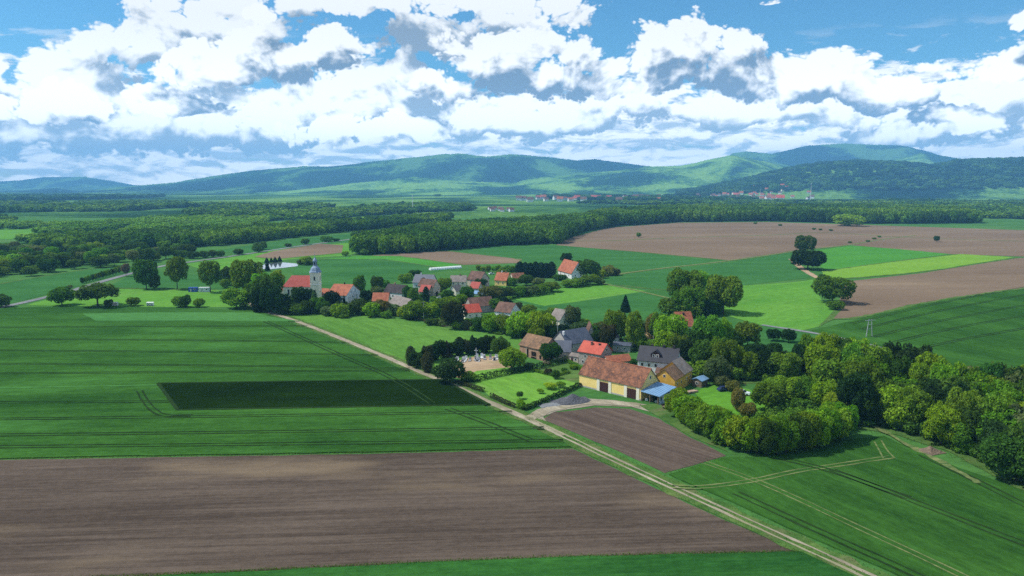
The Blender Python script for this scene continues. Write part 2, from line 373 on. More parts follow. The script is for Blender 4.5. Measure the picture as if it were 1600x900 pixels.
AW = angpx((50, 655), (700, 641))
soilA = (0.062, 0.047, 0.037); soilB = (0.124, 0.096, 0.075)
M['wheat'] = field_mat('wheat', (0.018, 0.062, 0.011), (0.048, 0.138, 0.022), AW, 0.55, 0.6, 0.35, 0.7, (0.055, 0.165, 0.032))
M['wheat_light'] = field_mat('wheat_light', (0.045, 0.150, 0.038), (0.075, 0.205, 0.052), AW, 0.4, 0.4, 0.4, 0.5)
M['plot_tint'] = field_mat('plot_tint', (0.004, 0.012, 0.0018), (0.010, 0.027, 0.0035), AW, 0.5, 0.35, 0.35, 0.4)  # dark tint for the added plot marking, not a crop of its own
M['soil'] = field_mat('ploughed_soil', soilA, soilB, AW, 1.3, 0.7, 0.55, 1.0, (0.20, 0.152, 0.10), mott=0.08)
M['soil_yard'] = field_mat('ploughed_soil_small', (0.075, 0.055, 0.045), (0.15, 0.115, 0.09), angpx((880, 660), (1080, 725)), 1.2, 0.6, 0.7, 1.0, mott=0.08)
M['crop_right'] = field_mat('crop_right', (0.016, 0.056, 0.010), (0.044, 0.128, 0.020), angpx((1310, 735), (1590, 850)), 0.5, 0.6, 0.35, 0.7, (0.055, 0.15, 0.027))
M['crop_near'] = field_mat('crop_near', (0.014, 0.064, 0.013), (0.036, 0.128, 0.024), AW, 0.8, 0.6, 0.5, 0.6)
M['tramline'] = field_mat('tramline', (0.012, 0.030, 0.009), (0.028, 0.055, 0.015), AW, 0.2, 0.6)
M['meadow'] = field_mat('meadow', (0.058, 0.155, 0.026), (0.115, 0.245, 0.042), angpx((450, 495), (640, 570)), 0.55, 0.4, 0.4, 0.5, (0.10, 0.25, 0.05))
M['meadow2'] = field_mat('meadow_bright', (0.065, 0.20, 0.026), (0.12, 0.28, 0.042), 0.6, 0.3, 0.35, 0.3, 0.4, (0.12, 0.24, 0.05))
M['lawn'] = field_mat('lawn', (0.085, 0.215, 0.026), (0.14, 0.30, 0.045), angpx((735, 600), (825, 640)), 0.25, 0.3, 0.5, 0.3, (0.15, 0.27, 0.06), 0.06)
M['lawn_bright'] = field_mat('lawn_bright', (0.065, 0.19, 0.018), (0.11, 0.27, 0.03), 0.4, 0.25, 0.3, 0.5, 0.3)
M['rough_grass'] = field_mat('rough_grass', (0.040, 0.105, 0.022), (0.105, 0.175, 0.045), 0.5, 0.2, 0.7, 0.5, 0.8, (0.13, 0.13, 0.065), 0.08)
M['base_grass'] = field_mat('base_grass', (0.035, 0.115, 0.028), (0.075, 0.185, 0.042), 0.3, 0.2, 0.5, 0.3, 0.6, (0.095, 0.175, 0.05), 0.012)
M['teal_crop'] = field_mat('blue_green_crop', (0.030, 0.108, 0.028), (0.052, 0.158, 0.040), 0.1, 0.5, 0.4, 0.15, 0.3)
M['vivid_crop'] = field_mat('vivid_crop', (0.048, 0.185, 0.026), (0.075, 0.245, 0.036), 0.1, 0.3, 0.25, 0.2, 0.3)
M['yellow_crop'] = field_mat('yellow_green_crop', (0.12, 0.26, 0.028), (0.17, 0.31, 0.042), 0.1, 0.3, 0.25, 0.2, 0.3)
M['far_soil'] = field_mat('far_ploughed_soil', (0.140, 0.100, 0.068), (0.205, 0.152, 0.106), 0.1, 0.5, 0.35, 0.12, 0.3, (0.24, 0.180, 0.120), 0.006, 0.14)
M['dirt'] = field_mat('dirt_track', (0.22, 0.19, 0.135), (0.36, 0.32, 0.24), angpx((820, 648), (1200, 828)), 0.3, 0.6, 0.6, 0.6, (0.16, 0.17, 0.08), 0.1)
M['straw'] = field_mat('trampled_straw', (0.07, 0.12, 0.036), (0.20, 0.22, 0.09), 0.2, 0.3, 0.6, 0.8, 0.6, (0.03, 0.10, 0.024), 0.35)
M['asphalt'] = field_mat('asphalt', (0.15, 0.16, 0.17), (0.22, 0.23, 0.24), 0.4, 0.2, 0.3, 0.5, 0.2)
M['sand'] = field_mat('sandy_ground', (0.30, 0.21, 0.13), (0.40, 0.30, 0.20), 0.2, 0.3, 0.5, 0.5, 0.4, (0.22, 0.20, 0.09), 0.08)
M['yard'] = field_mat('farmyard', (0.20, 0.175, 0.13), (0.33, 0.30, 0.23), 0.5, 0.3, 0.6, 0.5, 0.6, (0.10, 0.15, 0.045), 0.09)
def water_mat():
    m, n, out = newmat('pond_water'); co = n.n('ShaderNodeTexCoord').outputs['Object']
    f = n.noise(co, 1.2, 3, 0.6)
    p = principled(n, out, (0.10, 0.13, 0.14), 0.06, f, 0.08, 0.05, 0.9); return m
M['water'] = water_mat()
# far plain: forest and field patches
def plain_mat(name, ramp, scale, bscale=0.05, lo=0.44, hi=0.58):
    m, n, out = newmat(name); co = n.n('ShaderNodeTexCoord').outputs['Object']
    p = n.v('MULTIPLY', co, (1, 0.6, 1))
    f = n.noise(p, scale, 5, 0.6, 0.6); g = n.noise(co, bscale, 5, 0.75)
    cr = n.n('ShaderNodeValToRGB'); n.link(n.m('ADD', f, n.m('MULTIPLY', n.m('SUBTRACT', g, 0.5), 0.35)), cr.inputs[0])
    e = cr.color_ramp.elements; e[0].position = lo; e[1].position = hi; e[0].color = c4(ramp[0]); e[1].color = c4(ramp[-1])
    for i, c in enumerate(ramp[1:-1]): q = e.new(lo + (hi - lo) * (i + 1) / (len(ramp) - 1)); q.color = c4(c)
    principled(n, out, cr.outputs[0], 0.95, g, 1.0, 8.0, 0.0); return m
M['far_plain'] = plain_mat('far_plain', [(0.018, 0.055, 0.020), (0.045, 0.125, 0.028), (0.095, 0.21, 0.038), (0.15, 0.28, 0.055)], 0.0016)
M['hill_forest_shade'] = plain_mat('hill_forest_shade', [(0.006, 0.022, 0.018), (0.012, 0.040, 0.020), (0.050, 0.130, 0.030), (0.13, 0.26, 0.050)], 0.0010, 0.022)  # dark tones: conifer forest, with cloud shadow put into the colour
M['hill_green'] = plain_mat('hill_green', [(0.012, 0.042, 0.018), (0.050, 0.135, 0.028), (0.11, 0.24, 0.040), (0.18, 0.34, 0.06)], 0.0016, 0.022)
M['hill_dark_shade'] = plain_mat('hill_dark_shade', [(0.006, 0.020, 0.018), (0.010, 0.034, 0.020), (0.025, 0.075, 0.026), (0.09, 0.20, 0.045)], 0.0012, 0.022)  # dark conifer forest, deepened in colour to stand in for cloud shadow

# ground sheet to the far hills
gv = []
NX, XE, YE = 16, 13200.0, 13200.0
ys_ = [-900, 0, 400, 900, 1500, 2300, 3500, 6000, 10000, YE]
gm = [(-XE, -900, 0), (XE, -900, 0), (XE, 1500, 0), (-XE, 1500, 0)]
o = tag(mesh_obj('ground', pymesh('ground', gm, [(0, 1, 2, 3)], M['base_grass'])), kind='structure')
o = tag(mesh_obj('far_ground', pymesh('far_ground', [(-XE, 1500, 0), (XE, 1500, 0), (XE, YE, 0), (-XE, YE, 0)], [(0, 1, 2, 3)], M['far_plain'])), kind='structure')

# hills as ranges: silhouette rows of the picture turned into ridge heights at a distance
def noise2(x, y, seed, oct_=5):
    """value noise, numpy"""
    tot = np.zeros_like(x); amp = 1.0; fr = 1.0; s_ = 0
    rs = np.random.RandomState(seed); tab = rs.rand(256, 256)
    for o_ in range(oct_):
        X = x * fr + 17.3 * o_; Y = y * fr + 9.1 * o_; xi = np.floor(X).astype(int); yi = np.floor(Y).astype(int)
        fx = X - xi; fy = Y - yi; fx = fx * fx * (3 - 2 * fx); fy = fy * fy * (3 - 2 * fy)
        a = tab[xi % 256, yi % 256]; b = tab[(xi + 1) % 256, yi % 256]; c = tab[xi % 256, (yi + 1) % 256]; d = tab[(xi + 1) % 256, (yi + 1) % 256]
        tot += amp * ((a * (1 - fx) + b * fx) * (1 - fy) + (c * (1 - fx) + d * fx) * fy); s_ += amp; amp *= 0.55; fr *= 2
    return tot / s_
RANGES = []
def make_range(name, D, fore, back, sil, mat, seed, label, rough=0.20, nu=520, nr=70, tree=9.0):
    xs = np.array([p[0] for p in sil], float); ysl = np.array([p[1] for p in sil], float)
    us = np.arctan2((xs - 800) / F, 1.0); hs_ = np.maximum(0, (290 - ysl) / F / np.cos(us) * np.cos(us) * D + CH)
    hs_[0] = 0; hs_[-1] = 0
    def height(x, y):
        u = np.arctan2(x, y); r = np.hypot(x, y) * np.cos(u)          # distance measured along the view axis
        h = np.interp(u, us, hs_, left=0, right=0)
        t = np.where(r < D, 1 - (D - r) / fore, 1 - (r - D) / back); t = np.clip(t, 0, 1)
        s_ = t * t * (3 - 2 * t)
        n_ = noise2(x / 900 + 40, y / 900 + 40, seed, 4) - 0.5
        hh = h * s_ * (1 + n_ * 2.2 * rough * 4 * t * (1 - t) * 1.6)
        return np.maximum(hh, 0)
    RANGES.append(height)
    u0, u1 = us.min(), us.max(); U = np.linspace(u0, u1, nu); Rr = np.concatenate([np.linspace(D - fore, D, int(nr * .75)), np.linspace(D, D + back, int(nr * .25) + 1)[1:]])
    UU, RR = np.meshgrid(U, Rr); X = RR * np.tan(UU); Y = RR
    Z = height(X, Y); can = (noise2(X / 22, Y / 22, seed + 5, 3) - .45) * tree * 2 * np.clip(Z / 20, 0, 1)
    Z = Z + can - 0.6
    vs_ = np.stack([X, Y, Z], -1).reshape(-1, 3); a, b = RR.shape
    fs = [(i * b + j, i * b + j + 1, (i + 1) * b + j + 1, (i + 1) * b + j) for i in range(a - 1) for j in range(b - 1)]
    me = pymesh(name, vs_.tolist(), fs, mat, True)
    return tag(mesh_obj(name, me), kind='structure', label=label)
make_range('hill', 12400, 2000, 500, [(-260, 292), (-120, 286), (0, 284), (40, 282), (80, 277), (140, 277), (180, 283), (215, 289), (330, 293)], M['hill_dark_shade'], 3, 'pale blue mountain far off beyond the plain', nu=160, nr=30)
make_range('hill', 9000, 2700, 1300, [(-300, 300), (-100, 299), (30, 298), (95, 294), (130, 298), (200, 292), (280, 285), (340, 275), (400, 267), (440, 264), (480, 261), (520, 262), (560, 258), (600, 254), (640, 250), (690, 245), (720, 243), (760, 246), (800, 242), (850, 246), (900, 252), (930, 251), (980, 257), (1020, 262), (1080, 280), (1150, 300)], M['hill_dark_shade'], 11, 'long blue wooded ridge behind the valley')
make_range('hill', 7600, 2600, 1200, [(380, 304), (460, 296), (520, 290), (600, 283), (650, 277), (720, 284), (800, 286), (850, 278), (900, 275), (960, 268), (1010, 262), (1060, 261), (1100, 253), (1140, 248), (1190, 254), (1250, 268), (1330, 290), (1400, 300)], M['hill_green'], 23, 'light green wooded foothills before the ridge')
make_range('hill', 10200, 2600, 1300, [(1060, 300), (1100, 262), (1140, 241), (1160, 238), (1200, 242), (1240, 234), (1275, 228), (1310, 226), (1360, 229), (1400, 232), (1440, 240), (1490, 250), (1540, 258), (1620, 266), (1750, 280), (1900, 300)], M['hill_dark_shade'], 31, 'highest blue summit of the range')
make_range('hill', 8600, 1900, 1300, [(1290, 300), (1330, 268), (1380, 252), (1430, 240), (1470, 246), (1520, 254), (1600, 262), (1720, 280), (1800, 300)], M['hill_green'], 37, 'green shoulder below the summit', nu=260, nr=50)
make_range('hill', 5200, 1700, 1000, [(1040, 304), (1100, 294), (1160, 282), (1210, 270), (1260, 260), (1330, 255), (1400, 258), (1450, 263), (1485, 256), (1530, 253), (1600, 251), (1720, 250), (1900, 262), (2100, 300)], M['hill_forest_shade'], 47, 'dark forested hill nearest on the far side')
def terrain(x, y):
    x = np.asarray(x, float); y = np.asarray(y, float); h = np.zeros_like(x)
    for f_ in RANGES: h = np.maximum(h, f_(x, y))
    return h

# ------------------------------------------------------------------ the fields (picture outlines laid on the ground plane)
field('wheat_field', [(-500, 478), (-100, 481), (0, 482), (120, 479), (250, 481), (395, 486), (412, 489), (440, 499), (480, 515), (560, 548), (640, 583), (700, 609), (768, 640), (838, 672), (893, 699), (600, 707), (300, 712), (0, 717), (-500, 727)], M['wheat'], 0.30, skirt=0.28, label='broad dark green wheat field beside the dirt track')
field('grass_strip', [(128, 491), (250, 489), (396, 489), (425, 496), (470, 503), (300, 502), (150, 502)], M['wheat_light'], 0.34)
field('plot_marking', [(247, 600), (450, 597), (690, 594), (765, 634), (520, 637), (277, 642)], M['plot_tint'], 0.38, jit=0.22, label='very dark green rectangular plot marking laid over the wheat field')  # added dark sheet for a drawn plot marking, no separate crop
field('ploughed_field', [(-500, 729), (0, 719), (300, 714), (600, 709), (895, 701), (1000, 752), (1130, 812), (1246, 862), (1000, 867), (800, 873), (600, 882), (300, 897), (100, 907), (-500, 930)], M['soil'], 0.06, label='brown ploughed field in the foreground')
field('crop_strip', [(-500, 935), (100, 910), (300, 899), (600, 884), (800, 875), (1000, 869), (1252, 864), (1330, 898), (1480, 975), (1300, 1200), (-500, 1200)], M['crop_near'], 0.28, skirt=0.26)
field('ploughed_field', [(848, 655), (866, 645), (930, 637), (985, 639), (1030, 655), (1080, 684), (1134, 712), (1100, 722), (1040, 739), (985, 714), (930, 690), (885, 671)], M['soil_yard'], 0.06, label='small brown ploughed field below the yellow barn')
field('crop_field', [(1044, 742), (1085, 730), (1135, 716), (1200, 716), (1260, 708), (1320, 690), (1380, 682), (1430, 706), (1500, 733), (1600, 768), (1760, 830), (1760, 1100), (1560, 980), (1390, 893), (1300, 856), (1200, 812), (1120, 775)], M['crop_right'], 0.30, skirt=0.28, label='dark green crop field with wheel marks')
field('meadow', [(412, 487), (470, 489), (560, 493), (640, 500), (700, 513), (770, 522), (816, 527), (812, 548), (780, 575), (700, 585), (655, 578), (620, 562), (560, 536), (500, 512)], M['meadow'], 0.08, label='fresh green meadow between track and village')
field('garden_lawn', [(722, 600), (780, 588), (826, 579), (868, 588), (908, 600), (866, 620), (817, 641), (767, 621), (757, 613)], M['lawn'], 0.09)
field('vegetable_garden', [(838, 577), (884, 567), (908, 578), (906, 600), (868, 589)], M['rough_grass'], 0.11)
field('cemetery_ground', [(690, 582), (700, 568), (740, 558), (795, 556), (800, 575), (760, 584), (725, 594)], M['sand'], 0.10)
field('grass_patch', [(722, 592), (745, 580), (800, 574), (820, 578), (780, 588), (735, 598)], M['lawn'], 0.12)
field('farmyard', [(815, 655), (840, 640), (880, 631), (905, 622), (960, 626), (1005, 632), (1060, 640), (1075, 655), (1040, 650), (985, 636), (930, 634), (868, 643), (848, 652), (860, 668), (835, 660)], M['yard'], 0.10)
field('grass_patch', [(1000, 634), (1060, 628), (1090, 640), (1120, 690), (1138, 708), (1080, 682), (1030, 653)], M['rough_grass'], 0.13)
field('farm_lawn', [(1085, 612), (1120, 600), (1170, 608), (1200, 625), (1190, 650), (1150, 655), (1100, 640)], M['lawn_bright'], 0.09)
field('sports_pitch', [(40, 477), (100, 462), (165, 451), (250, 453), (340, 453), (372, 462), (390, 480), (300, 480), (150, 479)], M['meadow2'], 0.08, label='light green sports pitch by the road')
field('crop_field', [(165, 449), (205, 431), (250, 427), (330, 430), (390, 437), (380, 452), (250, 451)], M['teal_crop'], 0.07)
field('crop_field', [(-300, 486), (-300, 452), (0, 444), (70, 431), (150, 419), (215, 416), (222, 420), (150, 439), (80, 459), (0, 478)], M['teal_crop'], 0.08, label='blue green crop field left of the road')
field('meadow', [(-200, 400), (0, 400), (30, 405), (55, 412), (20, 420), (-200, 430)], M['meadow2'], 0.06)
field('ploughed_field', [(398, 401), (430, 392), (500, 381), (536, 383), (534, 395), (480, 400), (430, 405)], M['far_soil'], 0.10, label='brown field above the pond')
field('crop_field', [(330, 392), (450, 375), (560, 364), (640, 356), (690, 351), (710, 356), (600, 372), (560, 378), (470, 386), (380, 397)], M['teal_crop'], 0.07)
field('meadow', [(290, 413), (400, 396), (470, 384), (560, 372), (556, 396), (540, 400), (480, 403), (420, 408), (330, 425)], M['meadow2'], 0.06)
field('crop_field', [(455, 425), (470, 410), (500, 406), (590, 404), (700, 417), (700, 422), (640, 432), (560, 460), (480, 455)], M['teal_crop'], 0.08, label='dark green crop field behind the church')
field('crop_field', [(500, 405), (560, 400), (625, 400), (722, 414), (692, 419), (600, 405)], M['vivid_crop'], 0.11, label='bright green strip behind the church')
field('ploughed_field', [(575, 400), (640, 394), (705, 393), (815, 405), (812, 411), (722, 414), (625, 400)], M['far_soil'], 0.10, label='brown field below the long wood')
field('crop_field', [(705, 393), (780, 384), (872, 383), (900, 386), (1000, 395), (1112, 406), (1100, 413), (1010, 422), (935, 428), (900, 420), (815, 408)], M['teal_crop'], 0.09, label='blue green crop field below the wood')
field('ploughed_field', [(868, 383), (893, 371), (950, 356), (1060, 348), (1200, 347), (1365, 352), (1610, 360), (1760, 366), (1760, 402), (1600, 401), (1485, 397), (1330, 383), (1260, 389), (1138, 407), (1000, 394), (900, 386)], M['far_soil'], 0.07, label='wide brown ploughed land before the far wood')
field('crop_field', [(935, 436), (1010, 424), (1140, 410), (1245, 393), (1252, 410), (1268, 434), (1150, 447), (1050, 455), (960, 445)], M['teal_crop'], 0.08)
field('meadow', [(800, 468), (860, 454), (925, 445), (985, 452), (1045, 466), (1000, 505), (930, 505), (870, 490)], M['teal_crop'], 0.085)
field('meadow', [(800, 467), (860, 453), (930, 443), (985, 451), (1010, 455), (900, 472), (850, 478)], M['meadow2'], 0.11, label='yellowish meadow east of the village')
field('meadow', [(1120, 450), (1268, 440), (1285, 470), (1308, 482), (1282, 510), (1250, 518), (1190, 508), (1130, 492)], M['meadow2'], 0.10, label='sunlit meadow beside the round willow')
field('crop_field', [(1278, 391), (1330, 384), (1400, 389), (1485, 397), (1400, 408), (1300, 424), (1283, 418)], M['vivid_crop'], 0.12, label='vivid green crop by the two field trees')
field('crop_field', [(1284, 424), (1400, 408), (1500, 397), (1586, 402), (1440, 425), (1320, 435), (1290, 438)], M['yellow_crop'], 0.125, label='yellow green crop strip')
field('ploughed_field', [(1322, 440), (1440, 427), (1590, 403), (1760, 402), (1760, 432), (1600, 450), (1450, 471), (1340, 498), (1300, 499), (1308, 480)], M['far_soil'], 0.11, label='brown field right of the meadow')
field('crop_field', [(1262, 518), (1340, 499), (1450, 472), (1600, 451), (1760, 434), (1760, 640), (1600, 620), (1450, 590), (1330, 545)], M['crop_right'], 0.10, label='dark green field beyond the wood')
field('meadow', [(1125, 500), (1200, 510), (1262, 518), (1330, 545), (1240, 560), (1120, 530)], M['teal_crop'], 0.075)
field('grass_patch', [(1278, 512), (1304, 484), (1318, 482), (1300, 500)], M['rough_grass'], 0.13)
field('pond', [(404, 420), (414, 412), (436, 410), (464, 412), (467, 416), (440, 419), (424, 421)], M['water'], 0.16, label='pale pond reflecting the sky behind the church')
field('meadow', [(-200, 377), (60, 373), (260, 364), (420, 353), (330, 349), (100, 354), (-200, 359)], M['meadow2'], 0.07)
field('meadow', [(430, 352), (560, 346), (700, 338), (640, 336), (480, 342)], M['yellow_crop'], 0.07)
field('forest_floor', [(1085, 592), (1200, 560), (1330, 560), (1480, 585), (1760, 640), (1760, 850), (1600, 770), (1480, 705), (1400, 680), (1330, 668), (1315, 630), (1250, 600), (1150, 600)], M['rough_grass'], 0.14)

# tramlines in the wheat, wheel marks, tracks and roads
def ruts(px, z, mat, gap=1.7, wd=0.45, name='wheel_track', **k_):
    for s_ in (-1, 1): strip(name, px, wd, mat, z, off=s_ * gap / 2, jit=0.45, **k_)
for i, (yl, xr, yr) in enumerate([(510, 480, 510), (526, 540, 536), (543, 590, 556), (564, 640, 577), (583, 640, 580), (628, 745, 626), (656, 800, 645), (681, 850, 670), (699, 880, 690)]):
    ruts([(-300, yl + 4), (xr * .5, (yl + yr) / 2 + 1), (xr, yr)], 0.36 if not 600 < yl < 640 else 0.355, M['tramline'], wd=0.55)
ruts([(415, 503), (470, 528), (540, 560), (600, 585), (640, 608), (675, 632)], 0.42, M['tramline'], 1.9, 0.5)
ruts([(700, 640), (760, 662), (830, 690)], 0.37, M['tramline'], 1.9, 0.5)
ruts([(218, 612), (225, 625), (238, 642), (256, 652), (300, 651)], 0.37, M['tramline'], 1.6, 0.5)
strip('wheel_track', [(-100, 609), (100, 606), (248, 603)], 0.9, M['wheat_light'], 0.36, jit=0.5)
PL = M['plot_tint']                      # rim of the added plot marking, not a crop edge
for a, b in (((247, 600), (690, 594)), ((277, 642), (765, 634)), ((247, 600), (277, 642)), ((690, 594), (765, 634))):
    strip('plot_marking_edge', [a, b], 0.9 if abs(a[1] - b[1]) < 10 else 1.2, M['tramline'], 0.40, jit=0.15)
TRK = [(388, 470), (398, 482), (420, 489), (450, 497), (520, 524), (600, 557), (650, 579), (700, 599), (760, 627), (820, 653), (880, 681), (950, 715), (1030, 752), (1120, 793), (1200, 830), (1300, 875), (1400, 922), (1600, 1020)]
strip('track_verge', TRK, 6.0, M['rough_grass'], 0.12, jit=0.2)
strip('dirt_track', TRK[:11], 2.5, M['dirt'], 0.16, jit=0.15, label='pale dirt track leading to the church')
ruts(TRK[9:], 0.17, M['dirt'], 1.7, 0.72, 'dirt_track')
strip('dirt_track', [(826, 656), (842, 646), (868, 638), (905, 629), (960, 630), (1000, 634)], 4.0, M['dirt'], 0.18, jit=0.2)
ruts([(1050, 762), (1100, 764), (1185, 752), (1240, 738), (1300, 730), (1350, 722), (1392, 716)], 0.34, M['straw'], 1.5, 0.42)
ruts([(1100, 724), (1180, 752), (1250, 783), (1340, 826), (1440, 872), (1560, 930)], 0.35, M['straw'], 1.6, 0.34)
strip('wheel_track', [(1366, 692), (1374, 706), (1380, 718)], 0.4, M['straw'], 0.35); strip('wheel_track', [(1377, 690), (1386, 706), (1398, 718)], 0.4, M['straw'], 0.35)
for pl in ([(1300, 736), (1440, 790), (1600, 852), (1700, 890)], [(1150, 772), (1300, 842), (1420, 895), (1520, 945)], [(1440, 712), (1540, 760), (1640, 812)], [(1210, 716), (1290, 734), (1420, 780)]):
    ruts(pl, 0.345, M['tramline'], 1.8, 0.5)
strip('dirt_path', [(1340, 655), (1370, 668), (1405, 690), (1440, 708), (1490, 734), (1530, 757)], 1.5, M['straw'], 0.36, jit=0.6, step=1.5)
strip('road', [(-300, 525), (-100, 500), (0, 481), (50, 470), (100, 458), (140, 446), (180, 434), (230, 421), (262, 414), (300, 409), (400, 395), (470, 384), (540, 375), (620, 364)], 5.2, M['asphalt'], 0.18, jit=0.02, label='grey asphalt road past the sports pitch')
strip('dirt_track', [(932, 434), (1010, 422), (1140, 408), (1260, 390), (1330, 383), (1370, 375), (1430, 368)], 4.0, M['straw'], 0.20, jit=0.1, step=6)
strip('dirt_track', [(930, 441), (985, 452), (1045, 466), (1100, 480)], 2.6, M['straw'], 0.20, step=5)
strip('dirt_track', [(1190, 508), (1250, 517), (1290, 524), (1330, 532), (1380, 545)], 3.0, M['asphalt'], 0.19, step=5)
strip('dirt_path', [(1236, 405), (1250, 418), (1272, 432), (1290, 440)], 5.0, M['sand'], 0.19, step=5)
strip('field_margin', [(1120, 450), (1200, 446), (1268, 440), (1300, 434)], 7.0, M['meadow2'], 0.14, step=6)
strip('field_margin', [(880, 376), (950, 377), (1060, 371), (1200, 368), (1290, 362), (1400, 371), (1600, 377)], 4.0, M['rough_grass'], 0.10, step=15)
for ln in ([(705, 393), (760, 399), (815, 405), (812, 411)], [(868, 383), (935, 389), (1000, 394), (1138, 407)], [(1300, 499), (1340, 498), (1450, 471), (1600, 450), (1700, 440)], [(1284, 424), (1400, 408), (1500, 397)],
           [(1290, 438), (1440, 426), (1590, 403)], [(500, 405), (600, 405), (692, 419)], [(575, 400), (625, 400), (722, 414)], [(398, 402), (432, 405), (482, 401), (536, 395)], [(1150, 447), (1050, 455), (960, 445)], [(165, 450), (250, 452), (340, 453)], [(0, 444), (70, 431), (150, 419), (215, 416)]):
    strip('field_margin', ln, 2.6, M['rough_grass'], 0.15, jit=0.5, step=4, smooth=1)
for yy in (462, 474, 490, 506, 526):
    ruts([(1330 + (yy - 462) * 1.2, yy + 44 - (yy - 462) * .25), (1480, yy + 8), (1700, yy - 30)], 0.14, M['tramline'], 1.8, 0.7, step=6)

# ------------------------------------------------------------------ tree models (kept outside the scene, copied into it)
def quads_mesh(name, C, N, S, mat, rs, stretch=None):
    """leaf sprays: one small irregular quad per point, facing N, half-size S"""
    n_ = len(C); A = np.cross(N, rs.normal(size=(n_, 3))); A /= np.linalg.norm(A, axis=1)[:, None] + 1e-9; B = np.cross(N, A)
    if stretch is not None:
        dn = np.tile(np.array([[0, 0, 1.0]]), (n_, 1)); A = dn - N * (dn * N).sum(1)[:, None]; A /= np.linalg.norm(A, axis=1)[:, None] + 1e-9; B = np.cross(N, A); A = A * stretch
    S = S[:, None]; V = np.empty((n_, 4, 3)); j = lambda: 1 + rs.uniform(-.35, .35, (n_, 1))
    V[:, 0] = C + A * S * j() + B * S * .35 * j(); V[:, 1] = C + B * S * j() - A * S * .3 * j() + N * S * .25
    V[:, 2] = C - A * S * j() - B * S * .35 * j(); V[:, 3] = C - B * S * j() + A * S * .3 * j() - N * S * .15
    me = bpy.data.meshes.new(name); me.vertices.add(n_ * 4); me.vertices.foreach_set('co', V.reshape(-1))
    me.loops.add(n_ * 4); me.loops.foreach_set('vertex_index', np.arange(n_ * 4))
    me.polygons.add(n_); me.polygons.foreach_set('loop_start', np.arange(n_) * 4); me.polygons.foreach_set('loop_total', np.full(n_, 4))
    me.materials.append(mat); me.update(calc_edges=True); return me
def crown_points(rs, n, shape, z0=0.12):
    """crown of unit height and unit width: several lobes, points on the outside of the lobes"""
    if shape == 'conifer':
        z = z0 + (1 - z0) * (1 - np.sqrt(rs.rand(n))) ; ph = rs.rand(n) * 2 * np.pi
        tier = 0.72 + 0.28 * (1 - ((z * 11 + 0.12 * np.sin(3 * ph)) % 1)); r = 0.5 * (1 - (z - z0) / (1 - z0)) ** 0.85 * tier * rs.uniform(0.62, 1.12, n) + 0.01
        C = np.stack([r * np.cos(ph), r * np.sin(ph), z], 1); N = np.stack([np.cos(ph), np.sin(ph), np.full(n, .75)], 1)
        return C, N
    if shape == 'column':
        z = z0 + (1 - z0) * rs.rand(n); ph = rs.rand(n) * 2 * np.pi; t = (z - z0) / (1 - z0)
        r = 0.5 * np.clip(np.sin(np.pi * np.clip(t * .93 + .07, 0, 1)) ** .45, 0, 1) * (0.78 + 0.22 * np.sin(5 * ph + 9 * z) * np.sin(7 * z * 3)) * rs.uniform(.68, 1.12, n)
        C = np.stack([r * np.cos(ph), r * np.sin(ph), z], 1); N = np.stack([np.cos(ph), np.sin(ph), .25 + 1.2 * np.clip(t - .7, 0, 1)], 1); return C, N
    prm = {'round': (24, .185, .5, .5), 'tall': (22, .155, .38, .5), 'spread': (22, .175, .5, .38), 'bush': (16, .21, .5, .5), 'willow': (20, .19, .5, .5), 'far': (7, .30, .5, .5)}[shape]
    nl, lr, rw, _ = prm; zc = (1 + z0) / 2; zh = (1 - z0) / 2; L = []
    for i in range(nl):
        ph = i * 2.4 + rs.uniform(-.5, .5); t = (i + .5) / nl; zz = (t * 2 - 1) * .80
        if shape == 'spread': zz = zz * .8 + .12
        rr = np.sqrt(max(0.05, 1 - zz * zz)) * rs.uniform(.70, 1.02) if i % 4 else rs.uniform(0, .4)
        q = lr * rs.uniform(.65, 1.35)
        L.append((rr * (0.5 - q * .75) * math.cos(ph) * (rw / .5) * 1.2, rr * (0.5 - q * .75) * math.sin(ph) * (rw / .5) * 1.2, zc + zz * (zh - q * .7), q))
    L = np.array(L); P = []; NN = []; cnt = 0; wgt = L[:, 3] ** 2; wgt /= wgt.sum()
    while cnt < n:
        k_ = rs.choice(len(L), n, p=wgt); d = rs.normal(size=(n, 3)); d /= np.linalg.norm(d, axis=1)[:, None]
        rad = L[k_, 3] * (1 + .22 * np.sin(d[:, 0] * 7 + k_) * np.sin(d[:, 1] * 6 + 2 * k_) * np.sin(d[:, 2] * 7)) * rs.uniform(.80, 1.06, n)
        pt = L[k_, :3] + d * rad[:, None] * np.array([1, 1, .9])
        ins = np.zeros(n, bool)
        for q in range(len(L)): ins |= (np.linalg.norm((pt - L[q, :3]) / np.array([1, 1, .9]), axis=1) < L[q, 3] * .72) & (k_ != q)
        ok = ~ins & (pt[:, 2] > 0.015) & (rs.rand(n) < np.where(d[:, 2] < -.5, .55, 1.0))
        P.append(pt[ok]); NN.append((d + np.array([0, 0, .15]))[ok]); cnt += ok.sum()
    return np.concatenate(P)[:n], np.concatenate(NN)[:n]
def make_crown(name, shape, n, size, seed, mat, z0=0.12, jitter=.55):
    rs = np.random.RandomState(seed); C, N = crown_points(rs, n, shape, z0)
    N = N / np.linalg.norm(N, axis=1)[:, None] + rs.normal(size=N.shape) * jitter; N /= np.linalg.norm(N, axis=1)[:, None]
    S = size * rs.uniform(.6, 1.35, n)
    if shape == 'willow': N[:, 2] *= .35; N /= np.linalg.norm(N, axis=1)[:, None]; return quads_mesh(name, C, N, S * .8, mat, rs, 2.2)
    me = quads_mesh(name, C, N, S, mat, rs); me['span'] = 1.0
    return me
